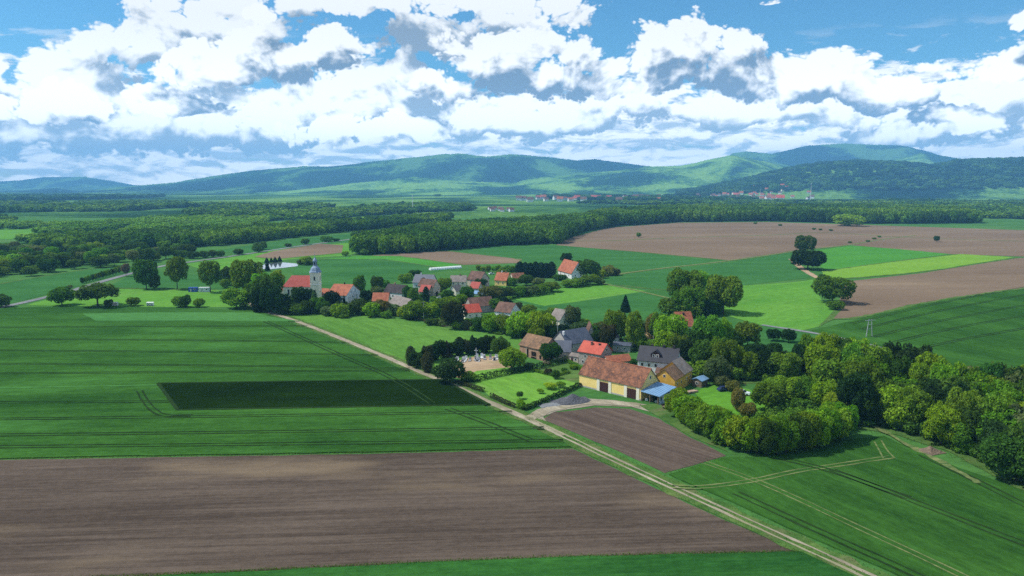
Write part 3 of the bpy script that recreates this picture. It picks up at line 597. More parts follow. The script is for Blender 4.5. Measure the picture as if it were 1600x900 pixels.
def make_trunk(name, seed, top=.75, r=.022, limbs=5, wide=.30):
    rs = random.Random(seed); b = MB(); b.tube((0, 0, -.02), (rs.uniform(-.015, .015), rs.uniform(-.015, .015), top * .5), r * 1.25, r * .8, 7)
    b.tube((0, 0, top * .48), (rs.uniform(-.04, .04), rs.uniform(-.04, .04), top), r * .78, r * .25, 6)
    for i in range(limbs):
        a = i * 2.4 + rs.uniform(-.4, .4); z = top * rs.uniform(.32, .7); e = wide * rs.uniform(.6, 1)
        b.tube((0, 0, z), (math.cos(a) * e, math.sin(a) * e, z + rs.uniform(.12, .26)), r * .5, r * .12, 5)
    return b.mesh(name, M['bark'], True)
PROTO = {}
def proto(kind, shape, n, size, count, z0, top, r, limbs=5):
    PROTO[kind] = [(make_crown('crown', shape, n, size, hash_(kind) + 13 * i, M['leaf'], z0), make_trunk('trunk', 5 + i, top, r, limbs)) for i in range(count)]
def hash_(s): return sum(ord(c) * (i + 3) for i, c in enumerate(s)) % 10000
proto('round', 'round', 5200, .026, 5, .10, .72, .020)
proto('tall', 'tall', 4600, .022, 3, .16, .80, .016)
proto('spread', 'spread', 4400, .026, 2, .20, .70, .022)
proto('bush', 'bush', 2600, .034, 4, .0, .5, .018, 4)
proto('conifer', 'conifer', 3600, .026, 2, .06, .95, .018, 0)
proto('column', 'column', 3600, .026, 2, .03, .85, .02, 0)
proto('willow', 'willow', 4200, .026, 2, .03, .7, .022)
proto('detail', 'round', 10500, .0185, 5, .05, .72, .020)
PAL = {'mid': (0.105, 0.205, 0.020), 'light': (0.165, 0.285, 0.022), 'lime': (0.215, 0.325, 0.020), 'dark': (0.052, 0.112, 0.018), 'deep': (0.024, 0.058, 0.016),
       'brown': (0.055, 0.066, 0.028), 'olive': (0.135, 0.150, 0.036), 'grey': (0.115, 0.170, 0.062), 'blossom': (0.52, 0.54, 0.44), 'pink': (0.20, 0.15, 0.11), 'spruce': (0.018, 0.048, 0.022), 'bright': (0.145, 0.270, 0.016)}
NAMES = {'round': ('broadleaf_tree', 'tree'), 'detail': ('broadleaf_tree', 'tree'), 'tall': ('broadleaf_tree', 'tree'), 'spread': ('broadleaf_tree', 'tree'), 'willow': ('willow_tree', 'tree'), 'bush': ('shrub', 'shrub'), 'conifer': ('conifer_tree', 'tree'), 'column': ('cypress_tree', 'tree')}
rt = random.Random(99)
NTREE = [0]
TREES = []
def tree_at(P, h, wd, kind, col, label, group=None):
    me, tr = rt.choice(PROTO[kind]); nm, cat = NAMES[kind]
    e = bpy.data.objects.new(nm, None); COL.objects.link(e); e.empty_display_size = .2
    e.location = (P[0], P[1], P[2] - 0.02 if len(P) > 2 else 0.0); e.rotation_euler = (0, 0, rt.uniform(0, 6.28))
    e.scale = (wd, wd * rt.uniform(.9, 1.1), h)
    tag(e, label, cat, group)
    c = bpy.data.objects.new('crown', me); t = bpy.data.objects.new('trunk', tr)
    q = PAL[col]; v_ = rt.uniform(.72, 1.3); c.color = (q[0] * v_ * rt.uniform(.78, 1.25), q[1] * v_, q[2] * v_, 1)
    for o_ in (c, t): COL.objects.link(o_); o_.parent = e
    NTREE[0] += 1; TREES.append((e, kind, col, h, wd))
    return e
def T(x, yb, yt, wpx, kind, col, label, group=None):
    P = G(x, yb); h = ZT(P.y, yt); return tree_at((P.x, P.y, .05), max(h, .8), wpx * P.y / F / math.cos(math.atan((x - 800) / F)) * 1.12, kind, col, label, group)
def in_poly(x, y, poly):
    c = False; n_ = len(poly)
    for i in range(n_):
        x1, y1 = poly[i]; x2, y2 = poly[i - 1]
        if (y1 > y) != (y2 > y) and x < (x2 - x1) * (y - y1) / (y2 - y1) + x1: c = not c
    return c
def scatter_pts(px, spacing, rs, jitter=.5):
    poly = [G(x, y)[:2] for x, y in px]; xs = [p[0] for p in poly]; ys = [p[1] for p in poly]; out = []
    y = min(ys); row = 0
    while y < max(ys):
        x = min(xs) + (row % 2) * spacing / 2
        while x < max(xs):
            a, b = x + rs.uniform(-jitter, jitter) * spacing, y + rs.uniform(-jitter, jitter) * spacing
            if in_poly(a, b, poly): out.append((a, b))
            x += spacing
        y += spacing * .87; row += 1
    return out

# ------------------------------------------------------------------ buildings
FOOT = []
BLD = []
WC = {}
def box_mesh(key, dims, mat):
    k_ = (key, dims, mat.name)
    if k_ not in WC:
        b = MB(); b.box(*dims); WC[k_] = b.mesh(key, mat)
    return WC[k_]
def window(parent, loc, rz, w_, h_, frame='white_trim', pane='pane', name='window'):
    f = mesh_obj(name, box_mesh(name, (-w_ / 2, w_ / 2, -.06, .10, -h_ / 2, h_ / 2), M[frame]), parent, loc); f.rotation_euler = (0, 0, rz)
    t = min(w_, h_) * .13
    mesh_obj('pane', box_mesh('pane', (-w_ / 2 + t, w_ / 2 - t, -.085, .02, -h_ / 2 + t, h_ / 2 - t), M[pane]), f); return f
def face_pos(L, D, face, u, z):
    if face == 'f': return (-L / 2 + u * L, -D / 2, z), 0
    if face == 'r': return (L / 2, -D / 2 + u * D, z), R(90)
    if face == 'l': return (-L / 2, D / 2 - u * D, z), R(-90)
    return (L / 2 - u * L, D / 2, z), R(180)
def building(label, A, B, depth, eave, ridge, wall, roof, axis='x', hip=(0, 0), over=.35, chim=(), wins=(), doors=(), name='house', cat='house', group=None, t=.16):
    a, b = G(*A), G(*B); e1 = (b - a); L = e1.length; e1.normalize(); e2 = Vector((-e1.y, e1.x, 0))
    c = (a + b) / 2 + e2 * depth / 2; D = depth
    root = bpy.data.objects.new(name, None); COL.objects.link(root); root.location = (c.x, c.y, .02); root.rotation_euler = (0, 0, math.atan2(e1.y, e1.x)); root.empty_display_size = 1
    BLD.append((root, label)); tag(root, label, cat, group); FOOT.append((c.x, c.y, max(L, D) / 2))
    l, d = (L, D) if axis == 'x' else (D, L)
    m_ = MB()
    if ridge > eave and not any(hip): m_.prism([(-d / 2, -.3), (d / 2, -.3), (d / 2, eave), (0, ridge), (-d / 2, eave)], -l / 2, l / 2)
    elif any(hip) and not all(hip):
        m_.box(-l / 2, l / 2, -d / 2, d / 2, -.3, eave)
        g0, g1 = (-l / 2, -l / 2 + .3) if hip[0] == 0 else (l / 2 - .3, l / 2)
        m_.prism([(-d / 2 + .01, eave - .1), (d / 2 - .01, eave - .1), (0, ridge - .05)], g0 + .005, g1 - .005)
    else: m_.box(-l / 2, l / 2, -d / 2, d / 2, -.3, eave)
    (m_ if axis == 'x' else m_.swap()).build('wall', M[wall], root)
    s_ = (ridge - eave) / (d / 2); r_ = MB(); o_ = over; zo = .04
    ez = eave - o_ * s_ + zo
    if not any(hip):
        r_.prism([(-d / 2 - o_, ez), (0, ridge + zo), (d / 2 + o_, ez), (d / 2 + o_, ez + t), (0, ridge + zo + t), (-d / 2 - o_, ez + t)], -l / 2 - o_, l / 2 + o_)
    else:
        x0, x1 = -l / 2 - o_, l / 2 + o_; y0, y1 = -d / 2 - o_, d / 2 + o_; h0, h1 = hip; z1 = ridge + zo + t
        r_.v = [(x0, y0, ez), (x1, y0, ez), (x1, y1, ez), (x0, y1, ez), (x0, y0, ez + t), (x1, y0, ez + t), (x1, y1, ez + t), (x0, y1, ez + t), (x0 + h0, 0, z1), (x1 - h1, 0, z1)]
        r_.f = [(3, 2, 1, 0), (0, 1, 5, 4), (1, 2, 6, 5), (2, 3, 7, 6), (3, 0, 4, 7), (4, 5, 9, 8), (6, 7, 8, 9), (5, 6, 9), (7, 4, 8)]
    rf = (r_ if axis == 'x' else r_.swap()).build('roof', M[roof], root)
    for (fx, fy, hh, *mm) in chim:
        x, y = -l / 2 + fx * l, -d / 2 + fy * d; zz = ridge - abs(y) * s_; q = MB(); q.box(x - .32, x + .32, y - .32, y + .32, zz - .6, zz + hh); q.box(x - .4, x + .4, y - .4, y + .4, zz + hh, zz + hh + .12)
        (q if axis == 'x' else q.swap()).build('chimney', M[mm[0] if mm else 'chimney'], rf)
    for wn in wins:
        face, u, z, w_, h_ = wn[:5]; loc, rz = face_pos(L, D, face, u, z); window(root, loc, rz, w_, h_, *(wn[5:]))
    for dn in doors:
        face, u, w_, h_, mt = dn[:5]; loc, rz = face_pos(L, D, face, u, h_ / 2); f = mesh_obj('door', box_mesh('door', (-w_ / 2, w_ / 2, -.07, .08, -h_ / 2, h_ / 2), M[mt]), root, loc); f.rotation_euler = (0, 0, rz)
    root['L'] = L; root['D'] = D; return root
def row_w(face, us, z, w_=.9, h_=1.2, *k_): return [(face, u, z, w_, h_, *k_) for u in us]

# the yellow barn
barn = building('long yellow barn with rusty tile roof and two brown doors', (905, 603), (1001, 626), 10.0, 4.1, 8.9, 'plaster_yellow', 'tile_rust', name='barn', cat='barn', over=.3,
    chim=(), wins=row_w('r', (.5,), 6.3, 1.0, 1.1) + row_w('l', (.5,), 6.3, 1.0, 1.1))
BL, BD = barn['L'], 10.0
for u in (.42, .86):
    x = -BL / 2 + u * BL; h_ = 3.1; w_ = BL * .135
    d = mesh_obj('door', box_mesh('door', (-w_ / 2, w_ / 2, -.08, .1, 0, h_), M['dark_wood']), barn, (x, -BD / 2, 0))
    for k_ in range(5): mesh_obj('plank', box_mesh('plank', (-w_ / 11, w_ / 11, -.03, .03, .05, h_ - .05), M['dark_wood']), d, (-w_ / 2 + (k_ + .5) * w_ / 5, -.09 - .015 * (k_ % 2), 0))
for u in (.325, .515, .765, .955):
    pw = BL * .045; mesh_obj('pilaster', box_mesh('pilaster', (-pw / 2, pw / 2, -.14, .05, -.2, 4.0), M['plaster_cream']), barn, (-BL / 2 + u * BL, -BD / 2, 0))
q = MB(); q.box(-BL / 2, BL / 2, -.12, .02, 3.72, 4.06); mesh_obj('cornice', q.mesh('cornice', M['plaster_cream']), barn, (0, -BD / 2, 0))
q = MB(); q.box(-BL / 2, BL / 2, -.05, .02, -.2, .45); mesh_obj('plinth', q.mesh('plinth', M['plaster_grey']), barn, (0, -BD / 2, 0))
# tile rows proud on the slope facing the camera
sl = (8.9 - 4.1) / 5.0
roofo = [c_ for c_ in barn.children if c_.name.startswith('roof')][0]
q = MB(); q.box(-BL / 2 - .35, BL / 2 + .35, -.18, .18, 9.03, 9.22); q.build('ridge_cap', M['tile_orange'], roofo)

# blue lean-to at the barn's gable: monopitch roof, open front with posts, grey boarded side
e1 = Vector((math.cos(barn.rotation_euler.z), math.sin(barn.rotation_euler.z), 0)); e2 = Vector((-e1.y, e1.x, 0))
p0 = G(1001, 626) + e1 * .35
lt = bpy.data.objects.new('lean_to_shed', None); COL.objects.link(lt); lt.location = (p0.x, p0.y, .02); lt.rotation_euler = barn.rotation_euler
tag(lt, 'open shed with light blue sheet roof against the barn gable', 'shed')
w_, d_ = 6.3, 8.6
q = MB(); vs8 = [(-.2, -.6, 3.05), (w_ + .4, -.6, 2.65), (w_ + .4, d_ + .2, 3.75), (-.2, d_ + .2, 4.15)]
q.v = vs8 + [(x, y, z + .12) for x, y, z in vs8]; q.f = [(3, 2, 1, 0), (4, 5, 6, 7), (0, 1, 5, 4), (1, 2, 6, 5), (2, 3, 7, 6), (3, 0, 4, 7)]
rf = q.build('roof', M['blue_sheet'], lt)
for k_ in range(9):
    q = MB(); x = -.1 + k_ * (w_ + .3) / 8; zs = -.4 / (w_ + .6) * (x + .2)
    q.tube((x, -.58, 3.17 + zs + .02), (x, d_ + .18, 4.27 + zs + .02), .05, .05, 4); q.build('rib', M['blue_sheet'], rf)
q = MB(); q.box(w_ - .12, w_, 0, d_, -.1, 2.66); q.build('wall', M['blue_grey_wall'], lt)
q = MB(); q.box(0, w_ - .15, d_ - .15, d_, -.1, 3.6); q.build('wall', M['old_wood'], lt)
for k_ in range(6): mesh_obj('window', box_mesh('window', (-.03, .05, -.4, .4, -.5, .5), M['white_trim' if k_ % 2 else 'pane']), lt, (w_, .9 + k_ * 1.35, 1.75))
for x in (.15, 3.1, w_ - .35): mesh_obj('post', box_mesh('post', (-.11, .11, -.11, .11, -.1, 2.75), M['old_wood']), lt, (x, -.25, 0))
rg = random.Random(3)
for i, (x, y, s_) in enumerate([(1.2, .9, .7), (2.3, 1.8, 1.0), (4.4, 1.2, .8), (5.2, 3.0, 1.2)]):
    q = MB(); q.box(-s_ / 2, s_ / 2, -s_ * .4, s_ * .4, 0, s_ * .7); q.box(-s_ * .3, s_ * .3, -s_ * .25, s_ * .25, s_ * .7, s_ * .95)
    p = p0 + e1 * x + e2 * y; tag(q.build('crate', M[('marble', 'old_wood', 'metal', 'old_wood')[i]], None, loc=(p.x, p.y, .12)), ['pale crate near the open front of the blue shed', 'wooden crate in the shade of the blue shed', 'grey metal crate under the blue shed roof', 'large wooden crate at the back of the blue shed'][i], 'crate')

# ochre building with two roof sections
b0, b1 = G(1054, 615), G(1081, 598); ev = (b1 - b0).normalized(); nv = Vector((-ev.y, ev.x, 0)); Lh = (b1 - b0).length
def topx(p):
    v_ = p - Vector((0, 0, CH)); dep = v_.y * ct - v_.z * st; up = v_.y * st + v_.z * ct; return (800 + F * v_.x / dep, 450 - F * up / dep)
mid = b0.lerp(b1, .52)
och = building('ochre stable with faded red tiles beside the blue shed', topx(b0 + nv * 7.2), topx(b0), Lh * .52 - .05, 4.3, 7.2, 'plaster_ochre', 'tile_old', axis='y', name='stable', cat='stable', over=.25,
    wins=row_w('r', (.3, .7), 2.6, .8, .9) + row_w('f', (.5,), 5.2, .8, .9))
building('ochre outbuilding with grey sheet roof behind the red tiled stable', topx(mid + nv * 8.4), topx(mid), Lh * .48, 4.6, 8.1, 'plaster_ochre', 'eternit', axis='y', name='outbuilding', cat='outbuilding', over=.3,
    wins=row_w('r', (.35, .75), 2.6, .8, .9))
building('small shed with light blue sheet roof behind the ochre stable', (1081, 603), (1096, 606), 4.2, 2.2, 2.9, 'old_wood', 'blue_sheet', axis='y', name='shed', cat='shed', wins=row_w('f', (.5,), 1.3, 1.0, .8))

# white farmhouse with dark roof and dormer
wh = building('tall white farmhouse with anthracite roof and dormer', (996, 589), (1055, 595), 9.0, 6.1, 10.0, 'plaster_white', 'tile_anthracite', over=.45, name='farmhouse', cat='farmhouse',
    chim=((.3, .55, .9, 'tile_dark'), (.62, .5, .8, 'tile_dark'), (.88, .5, .8, 'tile_dark')),
    wins=row_w('f', (.12, .30, .48), 4.6, 1.0, 1.3) + row_w('f', (.12, .30), 1.9, 1.0, 1.3) + row_w('r', (.3, .7), 4.4, 1.0, 1.3) + row_w('r', (.5,), 7.4, .9, 1.1) + row_w('r', (.3, .7), 1.8, 1, 1.3))
q = MB(); q.prism([(-1.5, 0), (1.5, 0), (1.5, 1.5), (0, 2.6), (-1.5, 1.5)], -2.6, 0); q.v = [(y, x, z) for x, y, z in q.v]; q.f = [tuple(reversed(f_)) for f_ in q.f]
dm = q.build('dormer', M['dark_wood'], wh, loc=(-.6, -.9, 6.75))
q = MB(); q.prism([(-1.85, 1.25), (0, 2.68), (1.85, 1.25), (1.85, 1.39), (0, 2.82), (-1.85, 1.39)], -2.85, .5); q.v = [(y, x, z) for x, y, z in q.v]; q.f = [tuple(reversed(f_)) for f_ in q.f]; q.build('dormer_roof', M['tile_anthracite'], dm)
for x in (-.62, .62): mesh_obj('dormer_window', box_mesh('dormer_window', (-.5, .5, -.06, .05, -.5, .5), M['white_trim']), dm, (x, -2.61, .95))
for x in (-.62, .62): mesh_obj('pane', box_mesh('dpane', (-.32, .32, -.09, .02, -.36, .36), M['pane']), dm, (x, -2.61, .95))
LW = wh['L']
q = MB(); q.box(LW * .02, LW / 2 - .2, -2.6, 0, -.2, 2.7); vd = q.build('veranda', M['plaster_white'], wh, loc=(0, -4.5, 0))
q = MB(); q.prism([(-3.0, 2.75), (0.02, 3.9), (.02, 4.05), (-3.0, 2.9)], LW * .0, LW / 2 + .1); q.build('veranda_roof', M['tile_brown'], wh, loc=(0, -4.5, 0))
mesh_obj('door', box_mesh('door', (-.5, .5, -.05, .05, 0, 2.1), M['dark_wood']), wh, (LW * .3, -7.12, 0)); window(wh, (LW * .13, -7.1, 1.5), 0, 1.3, 1.1)

building('grey stone house with bright red tile roof', (904, 569), (938, 575), 8.0, 5.0, 8.1, 'stone', 'tile_red', over=.4, chim=((.42, .35, 1.1, 'tile_brown'), (.75, .4, .5, 'tile_dark')),
    wins=row_w('f', (.3, .62, .85), 3.4, .9, 1.2) + row_w('f', (.2, .5), 1.3, .9, 1.1) + row_w('r', (.3, .7), 3.4, .9, 1.2) + row_w('r', (.5,), 6, .8, .9), doors=(('f', .75, 1.0, 2.1, 'dark_wood'),))
building('low wing with slate roof beside the red roofed house', (864, 562), (891, 563), 7.5, 3.2, 6.6, 'beige', 'slate', over=.3, name='barn', cat='barn', wins=row_w('f', (.7,), 1.7, .8, .8))
building('large slate roofed barn behind the red roofed house', (887, 556), (926, 549), 9.5, 4.4, 8.8, 'plaster_grey', 'slate', over=.3, name='barn', cat='barn', chim=((.05, .35, 1.4, 'plaster_white'),))
building('small porch annex with pale roof before the slate barn', (890, 566), (903, 568), 3.5, 2.4, 3.2, 'beige', 'eternit', over=.25, name='porch', cat='porch', wins=row_w('f', (.7,), 1.4, .8, .8), doors=(('f', .3, .8, 1.9, 'dark_wood'),))
building('brown gabled house behind the slate roofed barn', (918, 540), (929, 540), 9, 4.6, 8.6, 'beige', 'tile_brown', axis='y')
ob = building('old brick barn with mossy tile roof and dark openings', (812, 555), (848, 564), 9.0, 4.3, 7.9, 'brick', 'tile_old', over=.4, name='barn', cat='barn')
OL = ob['L']
for (u, w_, z0, h_) in ((.33, 1.5, 0, 3.2), (.62, 2.6, 1.0, 1.7), (.62, 2.8, 0, .7), (.9, 1.0, .5, 1.4)):
    mesh_obj('opening', box_mesh('opening', (-w_ / 2, w_ / 2, -.05, .05, z0, z0 + h_), M['void']), ob, (-OL / 2 + u * OL, -4.5, 0))
q = MB(); q.box(-OL * .5 + OL * .28, -OL * .5 + OL * .31, -.08, .04, 0, 4.2); q.build('pier', M['beige'], ob, loc=(0, -4.5, 0))
building('white shed with pale blue flat roof behind the red roofed house', (957, 549), (984, 551), 6, 2.6, 3.1, 'plaster_grey', 'slate', over=.4, name='shed', cat='shed', wins=row_w('f', (.3, .7), 1.5, 1, .9))
building('narrow white shed behind the pale blue roof', (956, 541), (967, 541), 4, 3.6, 4.3, 'plaster_white', 'slate', over=.2, name='shed', cat='shed')
building('orange tiled cart shed behind the yellow barn', (951, 578), (986, 574), 4.5, 2.6, 4.4, 'beige', 'tile_orange', over=.3, name='shed', cat='shed')

# church
ch = building('cream church with pink tile roof and baroque bell tower', (443, 470), (486, 470), 10.0, 8.2, 13.8, 'plaster_cream', 'tile_pink', hip=(4.2, 0), over=.35, name='church', cat='church',
    wins=[('f', u, 5.0, 1.2, 3.2) for u in (.2, .45, .7, .92)] + [('l', .5, 5.0, 1.1, 3.0)])
tl = ch['L'] / 2; tw = 2.55; tc_ = tl + tw + .05; ty = -3.2
q = MB(); q.box(tc_ - tw, tc_ + tw, ty - tw, ty + tw, -.3, 16.2); tower = q.build('tower', M['plaster_cream'], ch)
for z in (9.2, 15.9): q = MB(); q.box(tc_ - tw - .22, tc_ + tw + .22, ty - tw - .22, ty + tw + .22, z, z + .35); q.build('cornice', M['white_trim'], tower)
for z, h_ in ((12.8, 2.2), (5.5, 1.8)):
    for dx_, dy_, rz in ((0, -tw, 0), (tw, 0, R(90))):
        f = mesh_obj('window', box_mesh('window', (-.45, .45, -.05, .05, -h_ / 2, h_ / 2), M['pane']), tower, (tc_ + dx_, ty + dy_, z)); f.rotation_euler = (0, 0, rz)
q = MB(); q.lathe([(3.6, 16.3), (3.4, 16.7), (2.9, 17.3), (2.65, 18.0), (2.3, 18.7), (1.6, 19.4), (1.2, 19.8), (1.15, 20.3)], 8, tc_, ty, R(22.5)); q.build('dome', M['copper'], ch)
q = MB(); q.lathe([(1.05, 20.3), (1.05, 22.2), (1.45, 22.3), (1.45, 22.5)], 8, tc_, ty); lan = q.build('lantern', M['copper'], ch)
for k_ in range(4):
    a_ = k_ * math.pi / 2; f = mesh_obj('opening', box_mesh('lopening', (-.3, .3, -.1, .1, -.7, .7), M['void']), lan, (tc_ + 1.0 * math.cos(a_), ty + 1.0 * math.sin(a_), 21.25)); f.rotation_euler = (0, 0, a_ + math.pi / 2)
q = MB(); q.lathe([(1.3, 22.5), (1.35, 22.9), (.9, 23.6), (.3, 24.3), (.1, 25.4), (.06, 26.6)], 8, tc_, ty); q.build('spire', M['copper'], ch)
q = MB(); q.box(tc_ - .05, tc_ + .05, ty - .05, ty + .05, 26.5, 28.0); q.box(tc_ - .4, tc_ + .4, ty - .05, ty + .05, 27.3, 27.42); q.build('cross', M['metal'], ch)
q = MB(); q.prism([(-5, -.3), (5, -.3), (5, 6.0), (-5, 6.0)], -tl - 3.6, -tl + .2); q.v = [(x, y * (.62 if x < -tl else .8), z) for x, y, z in q.v]; q.build('apse', M['plaster_cream'], ch)
q = MB(); q.v = [(-tl - 4, -3.5, 6), (-tl, -4.4, 6), (-tl, 4.4, 6), (-tl - 4, 3.5, 6), (-tl - .05, 0, 8.0)]; q.f = [(0, 3, 2, 1), (0, 1, 4), (1, 2, 4), (2, 3, 4), (3, 0, 4)]; q.build('apse_roof', M['tile_pink'], ch)
building('small red tiled sacristy house right of the bell tower', (499, 466), (510, 467), 6, 2.6, 5.4, 'beige', 'tile_orange', over=.3)

W2 = lambda f_, us: row_w(f_, us, 3.6, .9, 1.2) + row_w(f_, us, 1.4, .9, 1.2)
building('white gabled house with orange red roof next to the church', (541, 477), (563, 469), 11.0, 5.4, 10.2, 'plaster_white', 'tile_orange', axis='y', over=.4, chim=((.45, .5, 1.0, 'tile_dark'),), wins=W2('f', (.2, .45, .72)) + row_w('f', (.35, .65), 6.6, .9, 1.1) + W2('l', (.2, .5, .8)))
building('white walled house with dark grey roof and beige gable', (600, 466), (628, 469), 9, 4.0, 8.0, 'plaster_white', 'tile_dark', chim=((.35, .5, .9),), wins=row_w('f', (.2, .5, .8), 2.0, 1, 1.2) + row_w('r', (.3, .7), 2.2, 1, 1.2))
building('orange roofed cottage before the dark grey roof', (582, 478), (606, 478), 8, 2.8, 6.6, 'plaster_cream', 'tile_orange', wins=row_w('f', (.2, .5, .8), 1.5, .9, 1.1))
building('long brown grey roofed barn beside the orange cottage', (608, 481), (632, 488), 8, 3.0, 6.4, 'beige', 'eternit', name='barn', cat='barn')
building('small dusky red roofed house among dark trees', (655, 463), (669, 464), 7, 3.0, 6.4, 'beige', 'tile_pink', wins=row_w('f', (.5,), 1.6, .9, 1.1))
building('house with blue grey solar covered roof', (645, 452), (674, 453), 11, 4.4, 8.8, 'plaster_white', 'slate', chim=((.3, .5, 1.0, 'plaster_white'),), wins=row_w('f', (.2, .5, .8), 2.4, 1, 1.2))
building('beige gabled house with brown roof and dark doorway', (677, 463), (688, 461), 12, 5.6, 9.4, 'beige', 'tile_brown', axis='y', wins=W2('f', (.3, .7)), doors=(('f', .5, 1.8, 2.4, 'void'),))
building('house with pale wall and grey roof above the blue tarpaulin', (704, 452), (728, 452), 9, 4.8, 8.2, 'plaster_cream', 'eternit', wins=W2('f', (.2, .5, .8)), chim=((.6, .5, .9),))
building('tall brown roofed house with a right hand gable', (730, 448), (750, 450), 10, 5.0, 9.8, 'beige', 'tile_brown', wins=W2('f', (.3, .7)) + W2('r', (.3, .7)))
building('dusky pink roofed annex before the tall brown roof', (734, 458), (747, 459), 6, 3.4, 6.6, 'beige', 'tile_pink')
building('shed with sky blue sheet roof in the village middle', (737, 465), (755, 466), 6.5, 2.4, 3.6, 'plaster_cream', 'blue_sheet', over=.5, name='shed', cat='shed')
building('pale gabled cottage left of the blue roofed shed', (702, 463), (713, 464), 7, 3.4, 6.4, 'plaster_cream', 'eternit', axis='y', wins=row_w('f', (.5,), 1.8, 1, 1.2))
building('orange roofed house with yellow side wall', (773, 446), (791, 447), 9, 3.6, 8.2, 'plaster_yellow', 'tile_orange', chim=((.4, .5, 1, 'plaster_white'), (.75, .5, 1)), wins=row_w('f', (.3, .7), 1.8, 1, 1.2))
building('long rust roofed house below the dark pine row', (802, 443), (821, 442), 8, 3.2, 6.4, 'plaster_cream', 'tile_rust', wins=row_w('f', (.3, .7), 1.6, 1, 1.2))
building('white house with steep orange roof at the village edge', (872, 430), (893, 436), 10, 4.2, 11.6, 'plaster_white', 'tile_orange', axis='x', wins=row_w('f', (.2, .5, .8), 2.2, 1.1, 1.3) + row_w('r', (.3, .7), 2.2, 1.1, 1.3) + row_w('r', (.5,), 6.5, 1.1, 1.3), chim=((.6, .5, .9, 'tile_dark'),), over=.5)
building('narrow white gabled garage left of the steep orange roof', (860, 432), (868, 432), 8, 4.0, 7.0, 'plaster_white', 'slate', axis='y', name='garage', cat='garage')
building('red roofed cottage behind the willow row', (727, 499), (752, 497), 8, 3.2, 6.6, 'plaster_cream', 'tile_red', wins=row_w('f', (.3, .7), 1.6, .9, 1.1))
building('dark brown roofed barn behind the red cottage', (737, 490), (772, 487), 9, 3.6, 7.4, 'stone', 'tile_brown', name='barn', cat='barn')
building('brown roofed house with pale gable right of the red cottage', (773, 497), (797, 500), 9, 3.6, 7.6, 'plaster_white', 'tile_brown', wins=row_w('r', (.3, .7), 2, 1, 1.2) + row_w('f', (.3,), 2, 1, 1.2))
building('grey roofed house with a green tinted gable', (858, 512), (874, 515), 9, 4.2, 8.4, 'plaster_cream', 'eternit', wins=row_w('r', (.4,), 3, 1, 1.2))
building('orange roofed house half hidden by tall trees', (1060, 524), (1084, 523), 9, 4.0, 9.5, 'plaster_cream', 'tile_orange', chim=((.5, .4, .9, 'tile_dark'),), wins=row_w('f', (.3, .7), 2, 1, 1.2))
building('low brown roofed house behind the garden trees', (1008, 530), (1022, 529), 8, 3.2, 6.6, 'beige', 'tile_brown')

# ------------------------------------------------------------------ smaller things around the farm
def obj_empty(name, P, rz=0, label=None, cat=None, group=None):
    e = bpy.data.objects.new(name, None); COL.objects.link(e); e.location = P; e.rotation_euler = (0, 0, rz); tag(e, label, cat, group); return e
def car(P, rz, paint, label, L=4.3, van=False, name='parked_car', cat='car'):
    r = obj_empty(name, P, rz, label, cat); H = 1.9 if van else 1.45; hw = .87
    prof = [(-L / 2, .35), (L / 2, .35), (L / 2, .75), (L / 2 - .15, .9), (L * .24, .98), (-L * .42, 1.02), (-L / 2, .85)] if not van else [(-L / 2, .35), (L / 2, .35), (L / 2, .9), (L * .36, 1.1), (L * .24, 1.75), (-L * .48, 1.85), (-L / 2, 1.2)]
    q = MB(); q.prism(prof, -hw, hw); q.v = [(y, -x, z) for x, y, z in q.v]; q.build('body', M[paint], r)
    if not van:
        q = MB(); b_ = len(q.v); q.v = [(-L * .40, -.80, 1.0), (L * .22, -.80, .97), (L * .22, .80, .97), (-L * .40, .80, 1.0), (-L * .28, -.64, H), (L * .07, -.64, H), (L * .07, .64, H), (-L * .28, .64, H)]
        q.f = [(3, 2, 1, 0), (0, 1, 5, 4), (1, 2, 6, 5), (2, 3, 7, 6), (3, 0, 4, 7), (4, 5, 6, 7)]; gh = q.build('windows', M['pane'], r)
        q = MB(); q.box(-L * .27, L * .06, -.62, .62, H - .01, H + .05); q.build('roof', M[paint], r)
    else:
        q = MB(); q.box(L * .27, L * .37, -.75, .75, 1.15, 1.6); q.build('windscreen', M['pane'], r)
    for sx in (-.3, .31):
        for sy in (-1, 1):
            q = MB(); q.tube((L * sx, sy * (hw - .18), .32), (L * sx, sy * (hw + .03), .32), .32, .32, 12); q.build('wheel', M['rubber'], r)
    for sy in (-.6, .6):
        q = MB(); q.box(L / 2 - .05, L / 2 + .02, sy - .17, sy + .17, .62, .78); q.build('headlight', M['marble'], r)
    return r
def GZ(x, y, z=0.1): p = G(x, y); return (p.x, p.y, z)
car(GZ(1131, 611), .35, 'car_blue', 'navy blue car parked on the farm lawn')
car(GZ(1161, 617), -.5, 'car_white', 'white car parked under the farm trees')
car(GZ(380, 479, .2), .1, 'car_white', 'white car parked under the round tree by the track')
car(GZ(768, 429, .1), .6, 'container_white', 'pale car parked beside the village orchard', name='parked_car')
car(GZ(688, 467, .1), .3, 'car_white', 'white car parked in the village yard')
